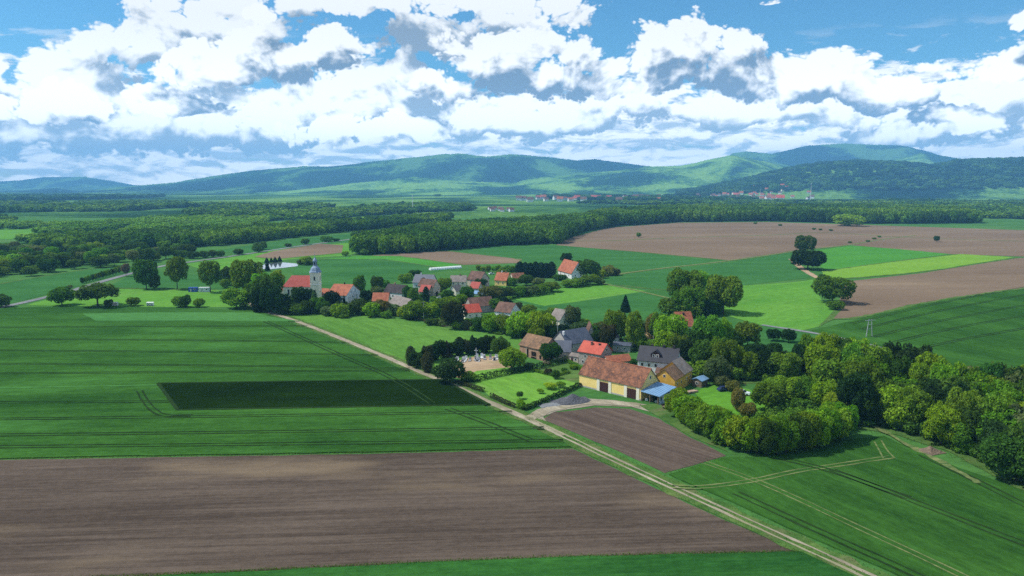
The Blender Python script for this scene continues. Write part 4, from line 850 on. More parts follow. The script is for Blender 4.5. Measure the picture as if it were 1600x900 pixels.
# gravel heap
def heap(px, rx, ry, h, mat, name, label, cat, seed=1):
    P = G(*px); n_ = 26; vs_ = []; fs = []; rs = np.random.RandomState(seed)
    for i in range(n_):
        for j in range(n_):
            x = (i / (n_ - 1) * 2 - 1); y = (j / (n_ - 1) * 2 - 1); r = math.hypot(x, y)
            z = h * max(0, 1 - r) ** .8 * (1 + .35 * math.sin(x * 5 + 1) * math.cos(y * 4)) + (rs.rand() - .5) * .12 * (r < .97)
            vs_.append((x * rx, y * ry, z - .04))
    for i in range(n_ - 1):
        for j in range(n_ - 1): fs.append((i * n_ + j, (i + 1) * n_ + j, (i + 1) * n_ + j + 1, i * n_ + j + 1))
    o = mesh_obj(name, pymesh(name, vs_, fs, mat), None, (P.x, P.y, .14)); o.rotation_euler = (0, 0, .35); return tag(o, label, cat)
heap((893, 628), 6.2, 3.6, 1.9, M['gravel'], 'gravel_heap', 'dark grey gravel heap at the farm entrance', 'gravel heap')
heap((862, 633), 4.0, 2.2, .5, M['asphalt'], 'gravel_heap', 'low pale gravel heap beside the garden hedge', 'gravel heap', 4)
heap((1452, 706), 3.2, 2.2, 1.1, M['old_wood'], 'brushwood_heap', 'brown brushwood heap at the edge of the wood', 'brush heap', 8)
# board stack by the stable
bs = obj_empty('board_stack', GZ(1079, 614), .5, 'stack of pale weathered boards beside the ochre stable', 'board stack')
for k_ in range(9):
    mesh_obj('board', box_mesh('board', (-2.4, 2.4, -.22, .22, 0, .14), M['timber']), bs, (rg.uniform(-.2, .2), (k_ % 3 - 1) * .55 + rg.uniform(-.05, .05), .1 + (k_ // 3) * .17)).rotation_euler = (0, 0, rg.uniform(-.08, .08))
# wall behind the barn
wl = obj_empty('garden_wall', GZ(966, 567, 0), angpx((948, 566), (984, 569)), 'low beige courtyard wall behind the yellow barn', 'wall')
q = MB(); q.box(-4.3, 4.3, -.2, .2, -.1, 1.7); q.build('masonry', M['beige'], wl); q = MB(); q.box(-4.4, 4.4, -.28, .28, 1.7, 1.82); q.build('coping', M['tile_orange'], wl)
# containers and goals at the pitch, polytunnel
def container(px, w_, mat, label):
    r = obj_empty('container', GZ(*px), .05, label, 'container'); q = MB(); q.box(-w_ / 2, w_ / 2, -1.2, 1.2, 0, 2.6); q.build('body', M[mat], r)
    q = MB(); q.box(-w_ / 2 - .1, w_ / 2 + .1, -1.35, 1.35, 2.6, 2.75); q.build('roof', M[mat], r); window(r, (w_ * .25, -1.2, 1.6), 0, 1.2, .9); mesh_obj('door', box_mesh('door', (-.45, .45, -.05, .05, 0, 2.0), M['metal']), r, (-w_ * .2, -1.2, .05))
container((302, 456), 5.0, 'container_blue', 'blue cabin container at the sports pitch'); container((320, 456), 6.5, 'container_white', 'white cabin container at the sports pitch')
def dugout(px, label):
    r = obj_empty('dugout', GZ(*px), .0, label, 'dugout'); q = MB(); q.box(-1.8, 1.8, .5, .6, 0, 1.9); q.build('back_panel', M['plastic'], r)
    q = MB(); q.prism([(-.7, 1.75), (.65, 1.95), (.65, 2.03), (-.7, 1.83)], -1.9, 1.9); q.build('roof', M['plastic'], r)
    for s_ in (-1, 1): q = MB(); q.box(s_ * 1.8 - .05, s_ * 1.8 + .05, -.6, .5, 0, 1.8); q.build('side_panel', M['plastic'], r)
    q = MB(); q.box(-1.6, 1.6, .1, .48, .4, .48); q.build('bench', M['old_wood'], r)
dugout((179, 478), 'white dugout shelter next to the spreading tree'); dugout((235, 478), 'white dugout shelter at the middle of the pitch')
def goal(px, rz, label):
    r = obj_empty('football_goal', GZ(*px), rz, label, 'goal')
    for s_ in (-1, 1): q = MB(); q.tube((s_ * 3.6, 0, 0), (s_ * 3.6, 0, 2.4), .08, .08, 6); q.tube((s_ * 3.6, 0, 2.4), (s_ * 3.6, 1.6, 0), .05, .05, 5); q.build('post', M['white_trim'], r)
    q = MB(); q.tube((-3.68, 0, 2.4), (3.68, 0, 2.4), .08, .08, 6); q.build('crossbar', M['white_trim'], r)
goal((352, 468), 1.4, 'white football goal by the church end of the pitch')
pt = obj_empty('polytunnel', GZ(696, 420.5), angpx((672, 422.5), (720, 419)), 'long white plastic tunnel in the field behind the village', 'polytunnel')
LP = (G(720, 419) - G(672, 422.5)).length; q = MB(); q.prism([(1.9 * math.cos(a_), 1.9 * math.sin(a_)) for a_ in [math.pi * i / 8 for i in range(9)]], -LP / 2, LP / 2); q.build('film', M['plastic'], pt)
for k_ in range(12): q = MB(); x = -LP / 2 + (k_ + .5) * LP / 12; q.prism([(1.96 * math.cos(a_), 1.96 * math.sin(a_)) for a_ in [math.pi * i / 8 for i in range(9)]], x - .06, x + .06); q.build('hoop', M['metal'], pt)
def fence(px, label, h=1.2):
    P = resample([G(x, y) for x, y in px], 2.5); r = obj_empty('fence', (P[0].x, P[0].y, .05), 0, label, 'fence')
    for p in P: mesh_obj('post', box_mesh('fpost', (-.07, .07, -.07, .07, 0, h), M['old_wood']), r, (p.x - P[0].x, p.y - P[0].y, 0))
    for z in (.45, .95):
        for a_, b_ in zip(P[:-1], P[1:]): q = MB(); q.tube((a_.x - P[0].x, a_.y - P[0].y, z), (b_.x - P[0].x, b_.y - P[0].y, z), .05, .05, 4); q.build('rail', M['old_wood'], r)
fence([(1098, 604), (1130, 598), (1165, 603)], 'wooden rail fence along the back of the farm lawn'); fence([(650, 499), (690, 511), (740, 517)], 'wooden rail fence on the meadow edge of the village gardens'); fence([(905, 578), (930, 582)], 'short rail fence in front of the stone house')
def woodpile(px, rz, n_, label):
    r = obj_empty('woodpile', GZ(*px), rz, label, 'woodpile'); rr = random.Random(n_)
    for i in range(n_): q = MB(); x = (i % 8) * .34 + rr.uniform(-.05, .05); z = .17 + (i // 8) * .3; q.tube((x, -.5, z), (x, .5, z), .17, .17, 7); q.build('log', M['timber'], r)
woodpile((1062, 618), .6, 24, 'stacked firewood against the ochre stable wall'); woodpile((850, 568), -.6, 24, 'stacked firewood before the old brick barn'); woodpile((1062, 634), .2, 16, 'low log stack right of the blue shed')
tr2 = obj_empty('farm_trailer', GZ(1045, 639), .4, 'flat farm trailer parked before the blue shed', 'trailer')
q = MB(); q.box(-1.9, 1.9, -.95, .95, .7, .85); q.build('deck', M['old_wood'], tr2)
for y in (-.95, .9): q = MB(); q.box(-1.9, 1.9, y, y + .05, .85, 1.25); q.build('side_board', M['dark_wood'], tr2)
q = MB(); q.tube((1.9, 0, .7), (3.0, 0, .45), .06, .06, 5); q.build('drawbar', M['metal'], tr2)
for x in (-1.1, 1.0):
    for y in (-1, 1): q = MB(); q.tube((x, y * .8, .38), (x, y * 1.0, .38), .38, .38, 12); q.build('wheel', M['rubber'], tr2)
# cemetery
rgv = random.Random(12)
for i in range(26):
    x = rgv.uniform(712, 778); y = 564 - (x - 712) * .06 + rgv.uniform(-3, 3.0); P = G(x, y); r = obj_empty('gravestone', (P.x, P.y, .1), rgv.uniform(-.15, .15), 'stone grave in the village cemetery before the dark pines', 'grave', 'graves in the cemetery')
    m_ = M[rgv.choice(['marble', 'granite', 'marble', 'granite', 'plaster_white'])]; h_ = rgv.choice([.9, 1.1, 1.3, 1.6])
    q = MB(); q.box(-.5, .5, -1.9, 0, 0, .3); q.build('slab', m_, r); q = MB(); q.prism([(-.0, .3), (.2, .3), (.18, h_), (.02, h_)], -.45, .45); q.build('headstone', m_, r)
ck = obj_empty('cemetery_cross', GZ(744, 558), 0, 'tall pale cross standing among the graves', 'cross'); q = MB(); q.box(-.12, .12, -.12, .12, 0, 3.4); q.build('shaft', M['marble'], ck); q = MB(); q.box(-.75, .75, -.10, .10, 2.4, 2.62); q.build('arm', M['marble'], ck); q = MB(); q.box(-.6, .6, -.6, .6, -.05, .5); q.build('plinth', M['granite'], ck)
# poles
def pole(px, h, label, arm=True):
    r = obj_empty('utility_pole', GZ(*px, z=0), 0, label, 'utility pole'); q = MB(); q.tube((0, 0, -.2), (0, 0, h), .17, .11, 7); q.build('shaft', M['metal'], r)
    if arm:
        q = MB(); q.box(-.9, .9, -.06, .06, h - .5, h - .38); q.build('crossarm', M['old_wood'], r)
        for s_ in (-.8, 0, .8): q = MB(); q.lathe([(.05, h - .38), (.08, h - .3), (.05, h - .15)], 6, s_, 0); q.build('insulator', M['marble'], r)
pole((786, 522), 9, 'thin pale utility pole before the willow row'); pole((871, 536), 10, 'thin utility pole behind the old brick barn'); pole((662, 500), 9, 'utility pole beside the village gardens'); pole((1021, 537), 9, 'utility pole behind the white farmhouse')
py_ = obj_empty('power_pylon', GZ(1358, 526, 0), .3, 'grey two legged power pylon rising above the wood', 'pylon'); PH = ZT(G(1358, 526).y, 499)
for s_ in (-1, 1): q = MB(); q.tube((s_ * 1.6, 0, -.2), (s_ * .7, 0, PH), .22, .15, 6); q.build('leg', M['metal'], py_)
for z in (.45, .7): q = MB(); q.tube((-1.2, 0, PH * z), (1.2, 0, PH * z), .08, .08, 5); q.build('brace', M['metal'], py_)
q = MB(); q.tube((-2.6, 0, PH - .4), (2.6, 0, PH - .4), .12, .12, 5); q.build('crossarm', M['metal'], py_)
for (x, y, h, lb) in ((645, 330, 42, 'thin white radio mast above the left wood'), (1266, 318, 75, 'thin white mast below the forested hill'), (1187, 316, 50, 'slim chimney mast in the distant town')):
    P = G(x, y); r = obj_empty('radio_mast', (P.x, P.y, 0), 0, lb, 'mast'); q = MB(); q.tube((0, 0, 0), (0, 0, h), .9, .45, 6); q.build('shaft', M['white_trim'], r); q = MB(); q.lathe([(1.3, h * .9), (1.3, h * .93)], 8); q.build('platform', M['metal'], r)

# garden hedges: clipped, leafy
def hedge(px, h, wd, label, col='deep'):
    P = resample([G(x, y) for x, y in px], 1.0); rs = np.random.RandomState(len(px) + int(P[0].x) % 50); C = []; N = []
    for a, b in zip(P[:-1], P[1:]):
        d = (b - a).normalized(); nr = Vector((-d.y, d.x, 0))
        for _ in range(70):
            t = rs.rand(); side = rs.choice([0, 1, 2]); hh = h * (1 + .12 * math.sin(a.x * 1.7 + a.y))
            if side == 2: o_ = nr * rs.uniform(-wd / 2, wd / 2) + Vector((0, 0, hh)); n_ = Vector((0, 0, 1))
            else: s_ = 1 if side else -1; o_ = nr * (s_ * wd / 2) + Vector((0, 0, rs.uniform(0, hh))); n_ = nr * s_
            p = a.lerp(b, t) + o_ + Vector(rs.normal(size=3) * .08); C.append(p); N.append(n_ + Vector(rs.normal(size=3) * .45))
    C = np.array(C); N = np.array(N); N /= np.linalg.norm(N, axis=1)[:, None]; c0 = C[0].copy(); c0[2] = 0
    r = obj_empty('hedge', tuple(c0), 0, label, 'hedge'); o = mesh_obj('foliage', quads_mesh('foliage', C - c0, N, .17 * rs.uniform(.7, 1.3, len(C)), M['leaf'], rs), r); o.color = (*PAL[col], 1)
    q = MB()
    for i in range(0, len(P), 2): p = P[i]; q.tube((p.x - c0[0], p.y - c0[1], 0), (p.x - c0[0], p.y - c0[1], h * .8), .06, .03, 4)
    q.build('stems', M['bark'], r)
hedge([(728, 599), (790, 586), (840, 577), (886, 566)], 2.0, 1.2, 'long dark hedge between garden lawn and cemetery')
hedge([(712, 598), (735, 606), (756, 613)], 1.2, 1.0, 'short clipped hedge at the lawn corner by the track', 'brown')
hedge([(767, 620), (786, 630), (806, 638)], 1.1, 1.0, 'reddish clipped hedge along the track', 'brown')
hedge([(818, 642), (850, 629), (880, 616), (907, 603)], 1.2, 1.1, 'dark hedge between lawn and gravel heap')
hedge([(830, 580), (866, 589), (890, 583)], .9, .8, 'low hedge dividing lawn and vegetable garden', 'mid')
hedge([(886, 566), (905, 577), (912, 584)], 1.3, .9, 'hedge beside the stone house garden', 'mid')

# ------------------------------------------------------------------ trees, one by one
g_ch = 'dark trees in front of the church'; g_vs = 'garden shrubs on the village edge'; g_vt = 'trees between the village houses'
T(97, 477, 447, 27, 'round', 'mid', 'round tree at the road end of the sports pitch')
T(153, 479, 441, 46, 'spread', 'dark', 'wide spreading dark tree beside the white dugout')
T(170, 480, 467, 10, 'bush', 'dark', 'small dark shrub under the spreading tree')
T(209, 478, 464, 15, 'bush', 'mid', 'small round shrub on the edge of the pitch')
T(280, 480, 462, 16, 'bush', 'mid', 'left one of two joined shrubs on the pitch edge'); T(290, 480, 460, 14, 'bush', 'dark', 'right one of two joined shrubs on the pitch edge')
T(311, 480, 466, 13, 'bush', 'light', 'light green young tree on the pitch edge')
T(370, 482, 449, 37, 'round', 'light', 'light green round tree where the track starts')
T(229, 452, 402, 27, 'round', 'dark', 'tall dark tree behind the sports pitch'); T(241, 452, 427, 15, 'bush', 'dark', 'dark shrub under the tall tree behind the pitch')
T(277, 452, 399, 32, 'tall', 'mid', 'tall airy tree left of the blue container'); T(329, 457, 404, 32, 'tall', 'mid', 'tall airy tree beside the white container')
T(3, 480, 459, 18, 'bush', 'dark', 'dark shrub at the left picture edge by the road'); T(109, 452, 445, 6, 'bush', 'olive', 'tiny tree on the road bank')
for i in range(12): T(129 + i * 5.2, 443 - i * 1.45, 433 - i * 1.6, 5, 'bush', 'mid' if i % 3 else 'dark', 'young tree in the row planted along the road', 'young roadside trees')
T(197, 432, 410, 12, 'tall', 'pink', 'bare looking greyish tree by the road')
for (x, yb, yt, wd, k_, c_) in [(345, 440, 420, 18, 'bush', 'dark'), (362, 446, 414, 22, 'round', 'dark'), (388, 462, 402, 42, 'round', 'mid'), (408, 468, 425, 30, 'round', 'light'), (352, 450, 435, 14, 'bush', 'mid'), (398, 480, 440, 26, 'round', 'dark'), (415, 484, 428, 32, 'round', 'dark'), (424, 480, 424, 30, 'round', 'mid'), (404, 488, 452, 24, 'column', 'deep'), (424, 490, 446, 26, 'round', 'deep'), (440, 491, 456, 24, 'round', 'deep'), (434, 462, 420, 18, 'round', 'bright'), (452, 491, 466, 22, 'bush', 'dark'), (470, 487, 446, 24, 'round', 'deep'), (484, 487, 449, 18, 'round', 'spruce'), (491, 489, 453, 16, 'conifer', 'grey'), (478, 491, 468, 22, 'bush', 'dark'), (498, 489, 462, 22, 'round', 'mid'), (518, 487, 453, 24, 'round', 'spruce'), (507, 491, 470, 18, 'bush', 'dark'), (465, 492, 474, 20, 'bush', 'mid'), (528, 489, 470, 12, 'column', 'dark'), (538, 484, 460, 8, 'conifer', 'spruce'), (441, 489, 470, 22, 'bush', 'grey')]:
    T(x, yb, yt, wd, k_, c_, 'dark crowded tree in the grove before the church' if c_ in ('deep', 'dark', 'spruce') else 'leafy tree in the grove around the church', g_ch)
for (x, yb, yt, wd, k_, c_) in [(514, 493, 478, 22, 'bush', 'grey'), (532, 495, 473, 24, 'bush', 'light'), (546, 493, 472, 18, 'bush', 'dark'), (561, 491, 466, 24, 'bush', 'dark'), (572, 492, 474, 18, 'bush', 'mid'), (582, 495, 471, 24, 'bush', 'light'), (597, 493, 468, 24, 'bush', 'olive'), (612, 492, 474, 22, 'bush', 'grey'), (625, 494, 482, 16, 'bush', 'dark'), (634, 497, 478, 24, 'bush', 'light'), (650, 499, 468, 34, 'round', 'mid'), (668, 497, 470, 26, 'bush', 'light'), (680, 497, 482, 24, 'bush', 'mid'), (676, 508, 497, 20, 'bush', 'dark'), (690, 508, 499, 16, 'bush', 'grey'), (716, 514, 497, 20, 'bush', 'light'), (730, 514, 499, 24, 'bush', 'grey'), (742, 514, 496, 18, 'bush', 'mid'), (538, 497, 489, 14, 'bush', 'mid'), (604, 497, 485, 16, 'bush', 'mid'), (641, 500, 488, 16, 'bush', 'dark')]:
    T(x, yb, yt, wd, k_, c_, 'rounded garden shrub on the village edge above the meadow', g_vs)
T(708, 513, 470, 34, 'round', 'brown', 'large brownish purple leaved tree on the meadow edge')
for (x, yb, yt, wd, k_, c_, lb) in [(752, 517, 494, 24, 'round', 'dark', 'dark round tree starting the willow row'), (768, 519, 489, 28, 'willow', 'light', 'first light willow behind the meadow'), (790, 522, 490, 30, 'round', 'mid', 'mid green tree between the willows'), (818, 526, 487, 44, 'willow', 'lime', 'broad lime green willow behind the meadow'), (846, 530, 487, 42, 'willow', 'lime', 'lime green willow nearest the old brick barn'), (838, 537, 511, 24, 'round', 'bright', 'small bright tree behind the barn ridge'), (804, 528, 508, 22, 'bush', 'mid', 'low shrub under the broad willow')]: T(x, yb, yt, wd, k_, c_, lb)
for (x, yb, yt, wd, k_, c_) in [(562, 466, 427, 20, 'tall', 'mid'), (589, 458, 430, 18, 'round', 'dark'), (600, 452, 436, 16, 'bush', 'mid'), (590, 468, 446, 18, 'round', 'grey'), (573, 474, 452, 16, 'round', 'spruce'), (637, 470, 446, 16, 'round', 'dark'), (645, 474, 450, 18, 'column', 'mid'), (666, 475, 448, 12, 'column', 'spruce'), (634, 442, 426, 18, 'bush', 'mid'), (648, 431, 421, 16, 'bush', 'dark'), (662, 452, 434, 12, 'column', 'deep'), (672, 455, 438, 14, 'round', 'light'), (695, 455, 433, 20, 'round', 'light'), (700, 470, 452, 18, 'bush', 'dark'), (730, 480, 445, 18, 'round', 'dark'), (722, 482, 458, 26, 'round', 'bright'), (705, 484, 463, 30, 'round', 'bright'), (690, 486, 466, 26, 'round', 'mid'), (745, 482, 464, 24, 'round', 'mid'), (766, 470, 446, 30, 'round', 'olive'), (758, 484, 466, 24, 'bush', 'mid'), (774, 486, 466, 24, 'bush', 'mid'), (784, 483, 463, 20, 'round', 'spruce'), (797, 482, 467, 18, 'conifer', 'deep'), (806, 486, 472, 18, 'bush', 'brown'), (752, 450, 434, 18, 'round', 'dark'), (790, 466, 448, 26, 'round', 'dark'), (808, 464, 446, 24, 'bush', 'mid'), (826, 462, 446, 26, 'bush', 'grey'), (845, 459, 443, 26, 'bush', 'mid'), (862, 456, 440, 26, 'round', 'mid'), (822, 446, 428, 22, 'round', 'dark'), (840, 447, 433, 20, 'bush', 'grey'), (800, 447, 433, 16, 'bush', 'mid'), (875, 438, 428, 20, 'bush', 'dark'), (892, 449, 436, 26, 'bush', 'mid'), (906, 447, 433, 24, 'bush', 'mid'), (922, 445, 428, 28, 'round', 'mid'), (938, 445, 434, 14, 'bush', 'grey'), (783, 432, 420, 14, 'bush', 'light'), (800, 428, 415, 16, 'round', 'mid'), (713, 440, 430, 10, 'bush', 'mid'), (862, 500, 480, 22, 'round', 'mid'), (840, 500, 484, 26, 'round', 'bright'), (826, 490, 476, 20, 'bush', 'mid'), (864, 534, 508, 22, 'round', 'deep'), (878, 532, 506, 24, 'round', 'spruce'), (893, 512, 476, 26, 'round', 'grey'), (905, 528, 502, 26, 'round', 'grey'), (893, 534, 514, 22, 'bush', 'mid'), (920, 524, 504, 24, 'bush', 'mid'), (936, 522, 502, 22, 'bush', 'olive'), (912, 512, 498, 20, 'bush', 'bright'), (934, 545, 515, 24, 'round', 'deep'), (946, 550, 512, 20, 'round', 'brown')]:
    T(x, yb, yt, wd, k_, c_, 'garden tree standing among the village houses', g_vt)
for i in range(11): T(748 + i * 7.5, 423 + (i % 3), 414 + (i % 2) * 2, 8, 'bush', 'light' if i % 2 else 'mid', 'small fruit tree in the orchard behind the village', 'orchard trees')
for i in range(7): T(812 + i * 8.3, 434, 409 + (i % 3), 16, 'column', 'spruce', 'tall dark pine in the dense row before the orange roof', 'pine row')
T(885, 414, 394, 16, 'round', 'deep', 'dark tree rising behind the orange roof'); T(917, 434, 404, 34, 'round', 'dark', 'large dark round tree right of the orange roof')
T(951, 430, 414, 22, 'bush', 'olive', 'yellowish shrub at the village end'); T(962, 430, 420, 14, 'bush', 'brown', 'dark shrub at the end of the field track'); T(938, 432, 420, 14, 'bush', 'bright', 'bright shrub between the round tree and yellowish shrub')
# cemetery pines
cp = [(642, 571), (650, 575), (660, 570), (668, 566), (678, 563), (688, 560), (698, 558), (708, 556), (718, 555), (728, 554), (738, 553), (748, 552), (757, 551), (765, 551)]
for i, (x, y) in enumerate(cp): T(x, y, y - 30 + (i * 7 % 5) * 1.8, (17, 22, 19)[i % 3], ('column', 'round', 'conifer', 'round')[i % 4], 'deep' if i % 3 else 'brown', 'dark dense conifer in the screen around the cemetery', 'cemetery conifers')
T(668, 582, 550, 20, 'column', 'brown', 'dark columnar tree beside the cemetery gate'); T(703, 598, 561, 42, 'round', 'deep', 'large round dark bush tree at the track bend'); T(781, 556, 526, 26, 'round', 'dark', 'dark tree at the right end of the cemetery screen')
T(799, 578, 543, 40, 'round', 'light', 'light green tree in front of the cemetery'); T(730, 596, 580, 22, 'bush', 'mid', 'low shrub between the dark bush and the lawn')
T(860, 564, 534, 30, 'round', 'dark', 'dark ivy coloured tree covering the brick barn gable'); T(826, 576, 567, 16, 'bush', 'grey', 'grey green shrub at the corner of the long hedge')
for (x, yb, yt, wd, k_, c_, lb) in [(812, 624, 611, 10, 'spread', 'dark', 'small dark fruit tree alone on the lawn'), (844, 615, 607, 10, 'spread', 'bright', 'tiny fruit tree on the lawn'), (860, 608, 598, 18, 'spread', 'lime', 'bright fruit tree at the lawn side'), (876, 606, 596, 14, 'spread', 'bright', 'fruit tree near the barn corner'), (814, 639, 624, 13, 'bush', 'bright', 'round shrub at the near lawn corner'), (868, 592, 577, 12, 'bush', 'dark', 'dark shrub in the vegetable garden'), (857, 586, 575, 10, 'bush', 'brown', 'brown shrub in the vegetable garden'), (882, 582, 574, 9, 'bush', 'mid', 'green shrub in the vegetable garden'), (896, 577, 569, 12, 'bush', 'mid', 'shrub below the porch annex'), (990, 576, 560, 12, 'bush', 'dark', 'dark shrub left of the white farmhouse'), (962, 571, 556, 16, 'bush', 'lime', 'bright shrub behind the courtyard wall')]: T(x, yb, yt, wd, k_, c_, lb)
# trees behind the farm
g_bf = 'tall trees behind the farmhouse'
T(977, 488, 460, 16, 'conifer', 'spruce', 'single dark spruce before the green field')
for (x, yb, yt, wd, k_, c_) in [(961, 536, 481, 32, 'round', 'mid'), (975, 530, 492, 26, 'round', 'mid'), (990, 548, 484, 30, 'tall', 'mid'), (1004, 530, 500, 24, 'round', 'grey'), (1018, 534, 487, 22, 'tall', 'olive'), (1030, 536, 486, 26, 'round', 'mid'), (1046, 550, 488, 40, 'round', 'lime'), (1040, 556, 515, 30, 'round', 'bright'), (1062, 560, 520, 32, 'round', 'mid'), (1104, 556, 489, 42, 'round', 'mid'), (1128, 546, 494, 26, 'round', 'bright'), (1088, 560, 512, 30, 'round', 'dark'), (1075, 570, 528, 30, 'round', 'deep'), (1098, 580, 530, 34, 'round', 'dark'), (1118, 580, 524, 34, 'round', 'mid'), (1140, 570, 525, 36, 'round', 'deep'), (1168, 542, 501, 34, 'round', 'mid'), (1145, 545, 512, 26, 'round', 'mid'), (1120, 600, 556, 36, 'round', 'grey'), (1102, 594, 560, 26, 'bush', 'mid'), (996, 540, 520, 22, 'bush', 'dark'), (950, 540, 505, 22, 'round', 'brown')]:
    T(x, yb, yt, wd, k_, c_, 'tall leafy tree in the belt behind the farmhouse', g_bf)
T(1014, 532, 518, 18, 'bush', 'blossom', 'white blossoming tree behind the farmhouse'); T(1028, 532, 519, 16, 'bush', 'blossom', 'second white blossoming tree right of the first')
T(1208, 533, 513, 17, 'round', 'deep', 'left one of two small dark round trees'); T(1232, 535, 513, 18, 'round', 'deep', 'right one of two small dark round trees')
g_cl = 'clump of tall trees in the fields'
for (x, yb, yt, wd, k_, c_) in [(1070, 478, 417, 46, 'round', 'mid'), (1092, 474, 420, 36, 'round', 'light'), (1130, 490, 426, 46, 'round', 'mid'), (1075, 494, 446, 42, 'round', 'mid'), (1050, 492, 464, 34, 'bush', 'mid'), (1108, 492, 466, 34, 'bush', 'dark'), (1078, 496, 472, 26, 'bush', 'light'), (1095, 490, 452, 30, 'round', 'mid'), (1114, 486, 440, 30, 'round', 'dark')]:
    T(x, yb, yt, wd, k_, c_, 'tall tree in the clump between field and meadow', g_cl)
T(1257, 396, 366, 25, 'round', 'dark', 'upper dark tree by the field track'); T(1262, 421, 389, 42, 'round', 'deep', 'large dark round tree below the field track tree')
T(1300, 473, 430, 48, 'round', 'mid', 'round willow like tree beside the brown field'); T(1306, 484, 469, 20, 'bush', 'mid', 'small shrub beside the willow like tree'); T(1285, 438, 428, 10, 'bush', 'dark', 'tiny dark shrub on the field path')
T(998, 371, 363, 7, 'round', 'mid', 'lone small tree in the wide brown field'); T(1463, 378, 368, 7, 'round', 'dark', 'lone dark tree in the right brown field'); T(1326, 353, 334, 36, 'bush', 'light', 'broad pale shrub before the far wood')
for (x, y) in [(1180, 350), (1219, 353), (1272, 359), (1282, 360), (1298, 361), (1328, 380), (1356, 378), (1366, 374), (1374, 371)]: T(x, y, y - 3.2, 5, 'bush', 'mid', 'tiny dark shrub scattered in the wide brown fields', 'field shrubs')
T(573, 398, 387, 20, 'bush', 'mid', 'round shrub at the left end of the long wood'); T(540, 400, 392, 10, 'bush', 'bright', 'small bright shrub beside the brown field')
for (x, y, h, wd) in [(417, 411, 9, 8), (424, 410, 8, 6), (430, 410, 9, 7), (437, 409, 9, 7), (418, 424, 16, 8)]: T(x, y, y - h, wd, 'conifer', 'spruce', 'small dark spruce at the pond', 'spruces by the pond')
for (x, yb, yt, wd, c_) in [(478, 414, 400, 18, 'mid'), (470, 414, 406, 10, 'olive'), (487, 414, 405, 12, 'light'), (404, 394, 382, 14, 'dark'), (407, 390, 377, 16, 'dark'), (373, 398, 388, 12, 'dark'), (450, 386, 380, 9, 'dark'), (477, 382, 372, 12, 'mid'), (510, 378, 368, 16, 'mid'), (525, 377, 372, 10, 'dark'), (555, 371, 360, 14, 'mid'), (333, 402, 390, 12, 'dark'), (319, 403, 391, 14, 'dark'), (345, 401, 391, 10, 'dark'), (302, 404, 392, 16, 'dark')]:
    T(x, yb, yt, wd, 'bush', c_, 'roadside shrub along the road beyond the church', 'roadside shrubs')
# left grove
rs = random.Random(21); lg = scatter_pts([(-60, 434), (60, 433), (130, 421), (200, 415), (235, 412), (300, 402), (300, 392), (200, 396), (100, 390), (-60, 396)], 17, rs, .42)
for (x, y) in lg: tree_at((x, y, .05), rs.uniform(6.5, 13.5), rs.uniform(9, 16), rs.choice(['round', 'tall', 'bush', 'round']), rs.choice(['mid', 'dark', 'mid', 'dark', 'bright', 'grey']), 'broad tree in the grove along the left road', 'grove left of the road')
# ring of trees round the farm lawn
g_rg = 'dense ring of trees round the farm lawn'
def along(px, n_): 
    P = [Vector((x, y, 0)) for x, y in px]; q = resample(P, 1.0); return [q[int(i * (len(q) - 1) / (n_ - 1))] for i in range(n_)]
for P_ in along([(1058, 650), (1085, 668), (1120, 690), (1160, 706), (1200, 712), (1250, 706), (1290, 694), (1318, 682)], 19):
    tr_ = (P_.x - 1058) / 260; T(P_.x, P_.y, P_.y - 42 - 17 * min(1, tr_ * 1.4) + rs.uniform(-8, 6), 35 + rs.uniform(-7, 7), rs.choice(['detail', 'detail', 'round']), rs.choice(['bright', 'bright', 'mid', 'light', 'dark']), 'leafy tree in the dense outer row round the farm lawn', g_rg)
for P_ in along([(1130, 692), (1180, 700), (1240, 693), (1300, 672), (1310, 655), (1285, 640), (1250, 632), (1205, 628), (1200, 642)], 17):
    T(P_.x, P_.y, P_.y - 43 + rs.uniform(-7, 6), 35 + rs.uniform(-6, 7), rs.choice(['detail', 'detail', 'round']), rs.choice(['bright', 'mid', 'light']), 'leafy tree in the inner row round the farm lawn', g_rg)
T(1152, 642, 605, 20, 'bush', 'olive', 'thin olive shrub beside the white car'); T(1168, 652, 628, 22, 'bush', 'olive', 'olive shrub at the lawn inside the tree ring'); T(1128, 605, 584, 22, 'bush', 'grey', 'greyish bush behind the navy car'); T(1145, 612, 594, 18, 'bush', 'olive', 'yellowish shrub between the two cars')
# the wood on the right
WOOD = [(1105, 590), (1160, 578), (1230, 585), (1300, 588), (1360, 596), (1440, 612), (1520, 632), (1620, 650), (1700, 665), (1720, 800), (1640, 775), (1560, 735), (1500, 700), (1440, 682), (1380, 668), (1335, 664), (1325, 640), (1290, 615), (1240, 600), (1170, 600)]
wp = scatter_pts(WOOD, 6.6, rs, .4); rs.shuffle(wp)
for (x, y) in wp[:175]: tree_at((x, y, .05), rs.uniform(9.5, 16.5), rs.uniform(6.5, 11.5), rs.choice(['round', 'detail', 'round', 'tall', 'spread']), rs.choice(['mid', 'mid', 'dark', 'dark', 'bright', 'light', 'deep', 'grey']), 'broadleaf tree in the dense wood right of the farm', 'wood right of the farm')
T(1554, 684, 594, 62, 'detail', 'light', 'big light green round tree in the wood'); T(1575, 718, 640, 64, 'detail', 'light', 'light green tree leaning out of the wood edge'); T(1341, 664, 610, 24, 'conifer', 'spruce', 'dark spruce at the corner of the wood')
T(1510, 706, 652, 44, 'detail', 'mid', 'leafy tree on the near edge of the wood'); T(1588, 752, 676, 70, 'detail', 'dark', 'dark tree at the right picture edge'); T(1470, 696, 630, 46, 'detail', 'bright', 'bright topped tree on the near edge of the wood')
print('trees', NTREE[0])

